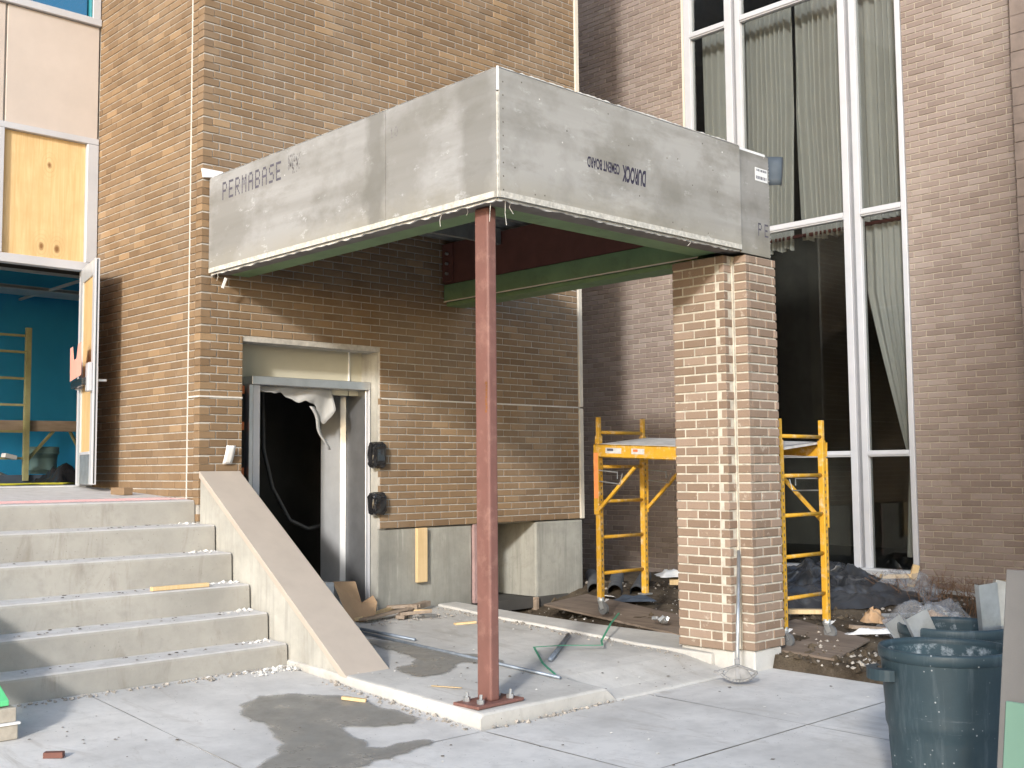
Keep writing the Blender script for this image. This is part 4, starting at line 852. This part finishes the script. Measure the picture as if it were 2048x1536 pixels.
# ------------------------------------------------------------------ bins and leaning boards
def bin_(cx, cy, zg, h, rt, label):
    t = thing('waste_bin', label, 'bin', (cx, cy, zg), 'teal plastic bins beside the paving')
    a = MB(); rb = rt * .80; prof = []
    for k in range(25):
        f = k / 24; r = lp(rb, rt * .955, f)
        if .52 < f < .60: r += .008
        if f > .60: r += .004
        prof.append((r, f * (h - .03)))
    n = 64; a.lathe((cx, cy, zg), prof, n)
    for i in range(len(prof)):
        f = i / 24
        if f < .5:
            for j in range(n):
                if (j % 8) in (0,):
                    v = a.v[i * n + j]; d = Vector((v.x - cx, v.y - cy, 0)).normalized(); a.v[i * n + j] = v + d * .011
    a.lathe((cx, cy, zg), [(.001, 0), (rb, 0)], n)
    a.build('body', m_bin, t, smooth=True); a = MB(); a.lathe((cx, cy, zg), [(r - .014, z) for r, z in reversed(prof)] + [(.001, .006)], n); a.build('lining', m_binin, t, smooth=True)
    a = MB(); a.lathe((cx, cy, zg), [(rt * .955, h - .055), (rt * .99, h - .05), (rt, h - .03), (rt, h - .01), (rt * .985, h), (rt * .95, h), (rt * .94, h - .02), (rt * .94, h - .06)], n); a.build('rim', m_bin, t, smooth=True)
    for ang in (R(140), R(-40)):
        d = Vector((math.cos(ang), math.sin(ang), 0)); s_ = Vector((-d.y, d.x, 0)); c = Vector((cx, cy, zg + h - .09)) + d * rt * .95; a = MB()
        pts = [c + s_ * (.10 * math.cos(q)) + d * (.085 * math.sin(q)) for q in [math.pi * k / 12 for k in range(13)]]
        ins = [c + s_ * (.05 * math.cos(q)) + d * (.04 * math.sin(q)) for q in [math.pi * k / 12 for k in range(13)]]
        for k in range(12):
            for dz, fl_ in ((0, 0), (-.035, 1)):
                qd = [pts[k], pts[k + 1], ins[k + 1], ins[k]]; a.add([p + Vector((0, 0, dz)) for p in qd], [(0, 1, 2, 3)])
            a.add([pts[k], pts[k + 1], pts[k + 1] + Vector((0, 0, -.05)), pts[k] + Vector((0, 0, -.05))], [(0, 1, 2, 3)])
        a.build('handle', m_bin, t)
    return t
B1 = (5.10, 2.466); B2 = (5.725, 2.617 + .5)
bin_(5.10, 2.466, -.022, .722, .297, 'front teal plastic bin with dusty inside beside the green board')
bin_(5.86, 2.78, -.022, .722, .285, 'rear teal plastic bin holding bent metal studs')
db = MB(); rs = random.Random(21)
for k in range(70): t = rs.uniform(0, 6.3); r_ = .24 * math.sqrt(rs.random()); db.rock((5.10 + r_ * math.cos(t), 2.466 + r_ * math.sin(t), .50 + rs.uniform(0, .08)), rs.uniform(.015, .05))
db.lathe((5.10, 2.466, .46), [(.001, .03), (.272, 0)], 32); kind(tag(db.build('bin_rubble', m_drywhite, None), 'pale plaster rubble in the front bin', 'rubble'), 'stuff')
def stud(cx, cy, z0, l, rx, ry, rz, wd, label):
    m = Matrix.Translation((cx, cy, z0)) @ Matrix.Rotation(rz, 4, 'Z') @ Matrix.Rotation(ry, 4, 'Y') @ Matrix.Rotation(rx, 4, 'X'); a = MB(); pr = [(-wd / 2, .035), (-wd / 2, 0), (wd / 2, 0), (wd / 2, .035)]
    o = [m @ Vector((x, y, z)) for z in (0, l) for x, y in pr]; a.add(o, [(i, i + 1, i + 5, i + 4) for i in range(3)]); tag(a.build('metal_stud', m_galv, None, solid=.0025), label, 'metal stud', 'metal studs in the rear bin')
stud(5.74, 2.74, .36, .46, .1, -.45, R(-40), .12, 'wide pale metal stud leaning left in the rear bin')
stud(5.90, 2.66, .34, .60, .0, .25, R(-50), .11, 'tallest metal stud in the rear bin')
stud(5.96, 2.60, .34, .58, .05, -.1, R(-30), .11, 'grey metal stud behind the tallest one in the rear bin')
stud(5.86, 2.92, .42, .36, .1, -.6, R(-45), .09, 'frosty metal stud leaning far left over the bin rim')
stud(6.02, 2.56, .30, .62, -.1, .30, R(-60), .12, 'metal stud at the far right of the rear bin beside the grey board')
# boards leaning at the right edge
LX0, LX1, LH = 3.50, 3.765, 1.225
def board(n, m, yfar, ynear, h, off, th, label, me):
    k = (LX1 - LX0) / LH; a = MB(); nv = Vector((-LH, 0, LX1 - LX0)).normalized() * off; sw = .02
    p = [Vector((LX0 + k * z, y, z + pz(y))) + nv for z, y in ((.0, yfar - .0), (h, yfar), (h, ynear), (.0, ynear))]; a.prism(p, tuple(Vector((LH, 0, -(LX1 - LX0))).normalized() * th))
    o = a.build(n, m, None, .003); tag(o, label, 'board', 'boards leaning by the bins'); return o
gb = board('cement_board_sheet', m_greyboard, 1.60, .40, LH, 0, .013, 'tall grey cement board leaning beside the front bin', None)
board('drywall_sheet', m_gboard, 1.575, .40, .815, .016, .014, 'lower pale green drywall sheet leaning on the grey board', None)
a = MB(); a.box(3.80, 3.845, .8, .9, pz(.8), 1.16); a.box(3.80, 4.5, .81, .89, pz(.8), .06); tag(a.build('prop_stand', m_lumber, None), 'lumber prop behind the leaning boards', 'prop')
# stack at the foot of the left stair wall
b = MB(); b.box(2.02, 2.372, 6.44, 6.72, .085, .165); tag(b.build('concrete_block', m_tanedge, None, .004), 'lower tan block of the stack at the stair foot', 'block', 'blocks at the foot of the stairs')
b = MB(); b.box(2.00, 2.38, 6.43, 6.74, .1665, .178); tag(b.build('white_sheet', m_white, None), 'thin white sheet between the two tan blocks', 'sheet')
b = MB(); b.box(2.02, 2.365, 6.45, 6.72, .1795, .255); tag(b.build('concrete_block', m_tanedge, None, .004), 'upper tan block of the stack at the stair foot', 'block', 'blocks at the foot of the stairs')
b = MB(); b.prism([(2.0, 6.48, .262), (2.0, 8.2, 1.05), (2.0, 8.2, 1.08), (2.0, 6.48, .292)], (.335, 0, 0)); tag(b.build('green_board', m_gboard2, None, .003), 'bright green board lying on the left stair coping', 'board')

# ------------------------------------------------------------------ site litter
def quad_board(n, m, pts, th, label, cat, lift=.02):
    b = MB(); b.prism([(x, y, soil_z(x, y) * 0 + z) for x, y, z in pts], (0, 0, th)); return tag(b.build(n, m, None, .003), label, cat)
quad_board('plywood_sheet', m_greywood, [(8.12, 8.1, .165), (7.56, 5.9, .13), (8.30, 6.3, .155), (8.92, 8.25, .19)], .02, 'wet plywood sheet under the far end of the scaffold', 'plywood')
quad_board('plywood_sheet', m_greywood, [(7.62, 4.98, .10), (7.60, 4.53, .09), (8.50, 4.74, .115), (9.0, 5.75, .14), (7.85, 5.6, .125)], .02, 'wet plywood sheet under the scaffold wheel by the paving', 'plywood')
def pipe(p0, p1, r, label):
    p0, p1 = Vector(p0), Vector(p1); a = MB(); n = 28; pts = [p0.lerp(p1, k / n) for k in range(n + 1)]; a.tube(pts, [r * (1 if k % 2 else .92) for k in range(n + 1)], 18, cap=False); a.tube(pts, r * .84, 18, cap=False); tag(a.build('drain_pipe', m_pipe, None, smooth=True), label, 'pipe', 'corrugated drain pipes by the foundation')
pipe((9.10, 8.30, .235), (10.2, 9.35, .26), .075, 'leftmost corrugated pipe, half behind the scaffold leg')
pipe((9.18, 8.08, .225), (10.3, 9.02, .26), .08, 'middle corrugated pipe with its round end open to view')
pipe((9.32, 7.90, .215), (10.5, 8.75, .26), .075, 'right corrugated pipe, its mouth half covered by slate scrap')
def crumple(n, m, c, sx, sy, h, seed, label, cat, nu=40, rz=0, fold=.12, solid=0, group=None, zf=None):
    a = MB()
    def fn(u, v):
        x, y = (u - .5) * sx, (v - .5) * sy; p = rot2((x, y, 0), rz); X, Y = c[0] + p.x, c[1] + p.y; e = max(0, min(u, 1 - u, v, 1 - v) * 4); e = min(1, e)
        z = (zf(X, Y) if zf else c[2]) + .012 + h * e * (.55 + .6 * noise.fractal((u * 2.2 + seed, v * 2.2, seed), 1, 2, 3)) + fold * e * (abs(noise.noise((u * 6 + seed, v * 5, 1.7 * seed))) * 1.1 + .35 * (1 - abs(noise.noise((u * 13 + seed, v * 11, 2.7 * seed)))) + .18 * abs(noise.noise((u * 30, v * 26 + seed, seed))))
        k = fold * .8
        return (X + k * noise.noise((u * 5, v * 5, seed + 3)), Y + k * noise.noise((u * 5 + 9, v * 5, seed)), z)
    a.sheet(fn, nu, nu); o = a.build(n, m, None, smooth=True, solid=solid); return tag(o, label, cat, group)
crumple('plastic_tarp', m_tarp, (10.35, 6.35, .15), 2.1, 1.25, .12, 2.3, 'large heap of black plastic sheeting under the hall window', 'tarp', 110, R(-28), .15, zf=soil_z)
crumple('plastic_tarp', m_tarp, (11.05, 6.75, .15), 1.5, .9, .17, 5.1, 'taller black plastic heap against the window sill', 'tarp', 90, R(-20), .17, zf=soil_z)
crumple('plastic_film', m_film, (11.1, 5.75, .15), .9, .6, .22, 8.2, 'crumpled clear plastic film beside the black heap', 'film', 36, R(20), .12, zf=soil_z)
crumple('plastic_film', m_film, (9.6, 4.75, .15), 1.1, .5, .12, 4.4, 'clear plastic film trailing across the soil to the bins', 'film', 36, R(-35), .14, zf=soil_z)
def scrap(n, m, c, l, w_, t, rx, ry, rz, label, cat, group=None, bev=.002): a = MB(); a.obox(c, l, w_, t, rx, ry, rz); return tag(a.build(n, m, None, bev), label, cat, group)
G = 'wood offcuts on the soil'
scrap('wood_offcut', m_lumber, (11.0, 5.82, .40), .30, .09, .04, 0, 0, R(-40), 'flat orange offcut lying on the clear film', 'offcut', G)
scrap('wood_offcut', m_lumber, (11.15, 5.70, .40), .07, .03, .24, .25, .2, R(-40), 'upright orange offcut standing on the clear film', 'offcut', G)
scrap('wood_offcut', m_lumber, (9.25, 5.80, .20), .42, .09, .04, 0, 0, R(-50), 'offcut poking from under the black sheeting by the scaffold', 'offcut', G)
scrap('wood_offcut', m_oldwood, (9.0, 4.98, .15), .45, .06, .03, 0, .1, R(-28), 'splintered brown offcut beyond the plywood sheet', 'offcut', G)
scrap('wood_offcut', m_lumber, (10.35, 8.05, .25), .35, .25, .06, 0, 0, R(-50), 'pale offcut under grey plastic behind the scaffold', 'offcut', G)
crumple('plastic_scrap', m_whitesheet, (10.35, 8.1, .30), .55, .4, .06, 6.1, 'grey white plastic draped over an offcut behind the scaffold', 'plastic', 16, R(-40), .05)
crumple('paper_scrap', m_card, (9.25, 5.12, .16), .26, .2, .10, 3.3, 'crumpled tan paper on the soil right of the scaffold', 'paper', 14, .4, .06)
crumple('paper_scrap', m_card, (9.6, 4.72, .13), .26, .2, .10, 7.7, 'crumpled tan paper nearest the rear bin', 'paper', 14, 1.2, .06)
crumple('plastic_strip', m_whitesheet, (8.75, 4.86, .13), .45, .07, .03, 9.1, 'thin white plastic strip on soil between plywood and bins', 'plastic', 16, R(-35), .03)
crumple('slate_scrap', m_slate, (9.06, 7.70, .16), .42, .25, .05, 1.1, 'dark blue grey scrap below the drain pipe mouths', 'scrap', 10, R(-40), .02)
scrap('paper_scrap', m_white, (9.02, 8.02, .19), .16, .12, .006, .1, .2, .6, 'white triangular scrap at the foot of the drain pipes', 'paper')
scrap('metal_channel', m_galv, (11.45, 5.35, .22), .06, 1.25, .035, .04, 0, R(4), 'long galvanised channel lying along the hall wall', 'channel')
scrap('metal_channel', m_galv, (9.9, 5.1, .17), .9, .05, .03, 0, 0, R(-38), 'galvanised channel half under the clear film', 'channel')
a = MB()
for k in range(7): a.obox((7.78 + random.uniform(-.05, .05), 6.33 + random.uniform(-.05, .05), .205 + random.uniform(0, .03)), .06, .035, .03, random.random(), random.random(), random.random() * 3)
tag(a.build('bracket_cluster', m_galv, None, .003), 'little heap of galvanised brackets on the plywood', 'brackets')
# by the service door
a = MB(); zc = .20
a.prism([(5.75, 8.35, .56), (5.96, 8.30, .55), (6.02, 8.29, .36), (6.11, 8.24, .42), (6.14, 8.22, .36), (6.10, 8.20, .24), (5.98, 8.22, .205), (5.86, 8.25, .215)], (.012, .02, .004)); tag(a.build('cardboard_piece', m_card, None), 'torn brown cardboard standing by the steel door frame', 'cardboard')
a = MB(); a.box(5.55, 5.745, 8.32, 8.5, .2, .56); tag(a.build('carton', plain('pale_carton', (.5, .52, .53), .8), None, .003), 'small pale carton half hidden behind the coping', 'carton')
G2 = 'broken wood pieces by the service door'; rs = random.Random(31)
W = [((6.25, 8.40), .75, .05, .03, R(28), 'long pale stick on top of the broken wood heap', m_lumber), ((6.2, 8.2), .55, .10, .02, R(10), 'flat grey board at the left of the broken wood heap', m_oldwood), ((6.45, 8.22), .42, .08, .03, R(40), 'dark plank in the middle of the broken wood heap', m_oldwood), ((6.62, 8.45), .32, .05, .03, R(-50), 'stick leaning against the foundation behind the heap', m_oldwood), ((6.78, 8.40), .30, .07, .05, R(25), 'reddish chunk at the right of the broken wood heap', m_oldwood), ((6.42, 8.02), .28, .06, .03, R(-35), 'splintered piece at the front of the broken wood heap', m_oldwood), ((6.58, 8.12), .16, .05, .02, R(-60), 'small pale chip at the front of the broken wood heap', m_lumber), ((6.62, 7.58), .20, .05, .02, R(-20), 'yellow chip of wood lying alone on the pad', m_lumber)]
for (p, l, w_, t, rz, lbx, m) in W:
    z = pad_z(*p) + t / 2 + (.0 if lbx.startswith('yellow') else rs.uniform(.01, .05)); scrap('wood_scrap', m, (p[0], p[1], z), l, w_, t, rs.uniform(-.15, .15), rs.uniform(-.08, .08), rz, lbx, 'wood scrap', G2)
scrap('wood_scrap', m_lumber, (4.32, 6.03, pz(6.03) + .02), .16, .035, .02, 0, .1, R(-50), 'curved orange splinter on the wet patch', 'wood scrap')
scrap('wood_scrap', m_lumber, (4.84, 5.73, pad_z(4.84, 5.73) + .01), .22, .02, .004, 0, 0, R(-65), 'thin pale sliver left of the column base', 'wood scrap')
scrap('brick_chip', m_redbeam, (2.40, 6.01, pz(6) + .015), .10, .04, .03, 0, 0, R(-40), 'dark red brick chip at the front left of the paving', 'brick chip')
# uncountable grit
def grit(n, m, spots, smin, smax, label, sq=.7):
    a = MB()
    for (x, y, z) in spots: s_ = lp(smin, smax, random.random() ** 2.5); a.rock((x, y, z + s_ * .3), s_, sq)
    o = a.build(n, m, None); kind(o, 'stuff', label)
U = random.uniform; Gs = random.gauss
pts = []
for z, y in zip(NZ[:5] + [], NY[:5]):
    k = NY.index(y)
    for q in range(34): xx = 4.545 - abs(Gs(0, .10)); pts.append((xx, NY[k + 1] - .03 - abs(Gs(0, .05)) if k < 5 else y, z))
for q in range(110): pts.append((4.54 - abs(Gs(0, .18)), 7.15 - abs(Gs(0, .10)), pz(7.1)))
grit('plaster_crumbs', m_drywhite, pts, .006, .026, 'white plaster crumbs in the corners of the steps')
pts = [(U(2.4, 4.5), 7.16 - abs(Gs(0, .05)), pz(7.15)) for q in range(170)] + [(U(4.4, 4.55) , U(5.1, 6.5), 0) for q in range(0)]
pts += [(4.535 - abs(Gs(0, .05)), U(5.1, 6.6), None) for q in range(150)] + [(U(4.6, 5.8), 5.06 - abs(Gs(0, .03)), None) for q in range(90)]
pts = [(x, y, pz(y) if z is None else z) for x, y, z in pts]
pts += [(kx - abs(Gs(0, .08)), yy, None) for kx, yy in [(7.04, U(5.5, 8.5)) for q in range(230)]]
pts = [(x, y, pad_z(x, y) if z is None else z) for x, y, z in pts]
pts += [(U(5.9, 6.9), U(7.9, 8.5), pad_z(6.4, 8.2)) for q in range(160)]
grit('grit', m_rubble, pts, .004, .022, 'grey grit along kerbs, step foot and pad edges')
pts = []
for q in range(1000):
    x, y = U(2.4, 7.3), U(2.4, 7.1)
    if x > 4.54 and y > 5.05: z = pad_z(min(x, 7.1), y); x = min(x, 7.0)
    elif x > 4.5 and y > 5: continue
    else: z = pz(y)
    if noise.noise((x * 1.1 + 3, y * 1.1, .5)) + .45 * noise.noise((x * 4, y * 4, 2)) < U(-.25, .55): continue
    pts.append((x, y, z + .002))
for k in range(5):
    for q in range(55): pts.append((U(2.4, 4.5), U(NY[k] + .05, NY[k + 1] - .02), NZ[k] + .003))
grit('dark_chips', m_chip, pts, .003, .019, 'small dark chips scattered over the concrete', .25)
pts = [(U(4.6, 7.0), U(5.1, 8.4), 0) for q in range(230)]; pts = [(x, y, pad_z(x, y) + .002) for x, y, z in pts] + [(U(2.5, 7.2), U(2.6, 5), None) for q in range(110)]
pts = [(x, y, pz(y) + .002 if z is None else z) for x, y, z in pts]
grit('pale_chips', m_drywhite, pts, .003, .014, 'small pale plaster chips scattered over the concrete', .3)
pts = [(U(7.5, 11.6), U(4.0, 8.8), 0) for q in range(1300)] + [(U(7.5, 8.3), U(4.1, 5.0), 0) for q in range(350)]
pts = [(x, y, soil_z(x, y)) for x, y, z in pts]
grit('gravel', m_rubble, pts[::2], .006, .032, 'stones and lumps on the muddy soil'); grit('soil_crumbs', m_soil, pts[1::2], .01, .05, 'clods of soil'); grit('plaster_bits', m_drywhite, random.sample(pts, 170), .006, .022, 'white plaster bits on the muddy soil')
a = MB()
for k in range(260):
    x, y = U(10.6, 11.6), U(4.6, 6.0); z = soil_z(x, y); h = U(.05, .28); a.tube([(x, y, z), (x + U(-.05, .05), y + U(-.05, .05), z + h * .6), (x + U(-.12, .12), y + U(-.12, .12), z + h)], .0025, 3, False)
kind(a.build('dead_weeds', plain('dead_weed_stems', (.16, .09, .05), .9), None), 'stuff', 'dead brown weeds below the hall wall')

# ------------------------------------------------------------------ inside the lobby
ls = thing('lobby_scaffold', 'dull yellow scaffold frame standing in the blue lobby', 'scaffold', (4.8, 13.9, 1.405))
def lbeam(n, a0, a1, w_, h, m=m_oldyellow): a = MB(); a.beam(a0, a1, w_, h); a.build(n, m, ls)
for x, z1 in ((5.13, 3.30), (4.25, 3.30)): lbeam('leg', (x, 13.9, 1.45), (x, 13.9, z1), .06, .06)
for z in (1.72, 2.04, 2.36, 2.68, 3.0, 3.2): lbeam('rung', (4.25, 13.9, z), (5.13, 13.9, z), .028, .028)
lbeam('leg', (5.95, 14.3, 1.5), (5.95, 14.3, 2.75), .07, .07); lbeam('side_rail', (4.0, 13.95, 2.10), (5.95, 13.95, 2.12), .03, .13, m_oldwood); lbeam('brace', (5.16, 13.92, 1.70), (5.5, 14.0, 2.06), .03, .03); lbeam('brace', (5.95, 14.2, 1.75), (5.7, 14.0, 2.06), .03, .03)
bu = thing('bucket', 'grey green plastic bucket in front of the blue wall', 'bucket', (5.45, 14.2, 1.405))
a = MB(); a.lathe((5.45, 14.2, 1.53), [(.001, 0), (.15, 0), (.175, .24), (.19, .24), (.19, .33), (.175, .335), (.165, .05)], 24); a.build('body', m_bucket, bu, smooth=True)
a = MB(); a.lathe((5.45, 14.2, 1.53), [(.192, .25), (.196, .26), (.192, .27)], 24); a.build('band', m_bucket, bu)
scrap('tool_tray', m_slate, (5.35, 14.1, 1.46), 1.3, .35, .12, 0, 0, .05, 'dark low tray on the lobby floor below the bucket', 'tray')
crumple('duffel_bag', m_black, (5.45, 13.3, 1.41), .7, .5, .22, 2.2, 'dark slumped bag on the lobby floor beside the door', 'bag', 16, .2, .06)
crumple('plastic_scrap', m_whitesheet, (4.85, 14.4, 1.42), .8, .4, .10, 4.2, 'pale crumpled plastic on the lobby floor', 'plastic', 16, 0, .06)
scrap('white_bracket', m_white, (4.92, 13.85, 1.74), .16, .08, .05, 0, .2, .3, 'small white box hung on the lobby scaffold', 'box')
rod('power_cable', [(3.6, 12.4, 1.42), (4.2, 12.7, 1.42), (4.5, 12.5, 1.42), (4.9, 12.9, 1.42), (5.1, 12.7, 1.42), (5.4, 13.1, 1.42)], .012, m_cable, 'yellow power cable trailing over the lobby floor', 'cable')

# ------------------------------------------------------------------ spruce that shades the lower right (behind the photographer)
TX, TY = -3.0, -5.15
sp = thing('spruce_tree', 'tall narrow spruce behind the viewpoint shading the hall wall', 'tree', (TX, TY, -.3))
a = MB(); a.tube([(TX, TY, -.3), (TX, TY, 6.5), (TX, TY, 14.3)], [.2, .12, .02], 8); a.build('trunk', m_bark, sp)
cr = MB(); rs = random.Random(77)
for k in range(26000):
    z = .8 + 13.3 * rs.random(); rad = min(2.25, (14.1 - z) * .38) * (.25 + .75 * math.sqrt(rs.random())); t = rs.uniform(0, 6.283); c = Vector((TX + rad * math.cos(t), TY + rad * math.sin(t), z - rad * .25)); s_ = rs.uniform(.14, .30)
    d = Vector((math.cos(t), math.sin(t), -.3)) * s_; e = Vector((-math.sin(t), math.cos(t), rs.uniform(-.4, .4))) * s_ * .5; cr.add([c - d - e, c + d * .6, c - d + e, c - d * .2 + Vector((0, 0, s_ * .4))], [(0, 1, 3), (1, 2, 3)])
cr.build('crown', m_needle, sp)
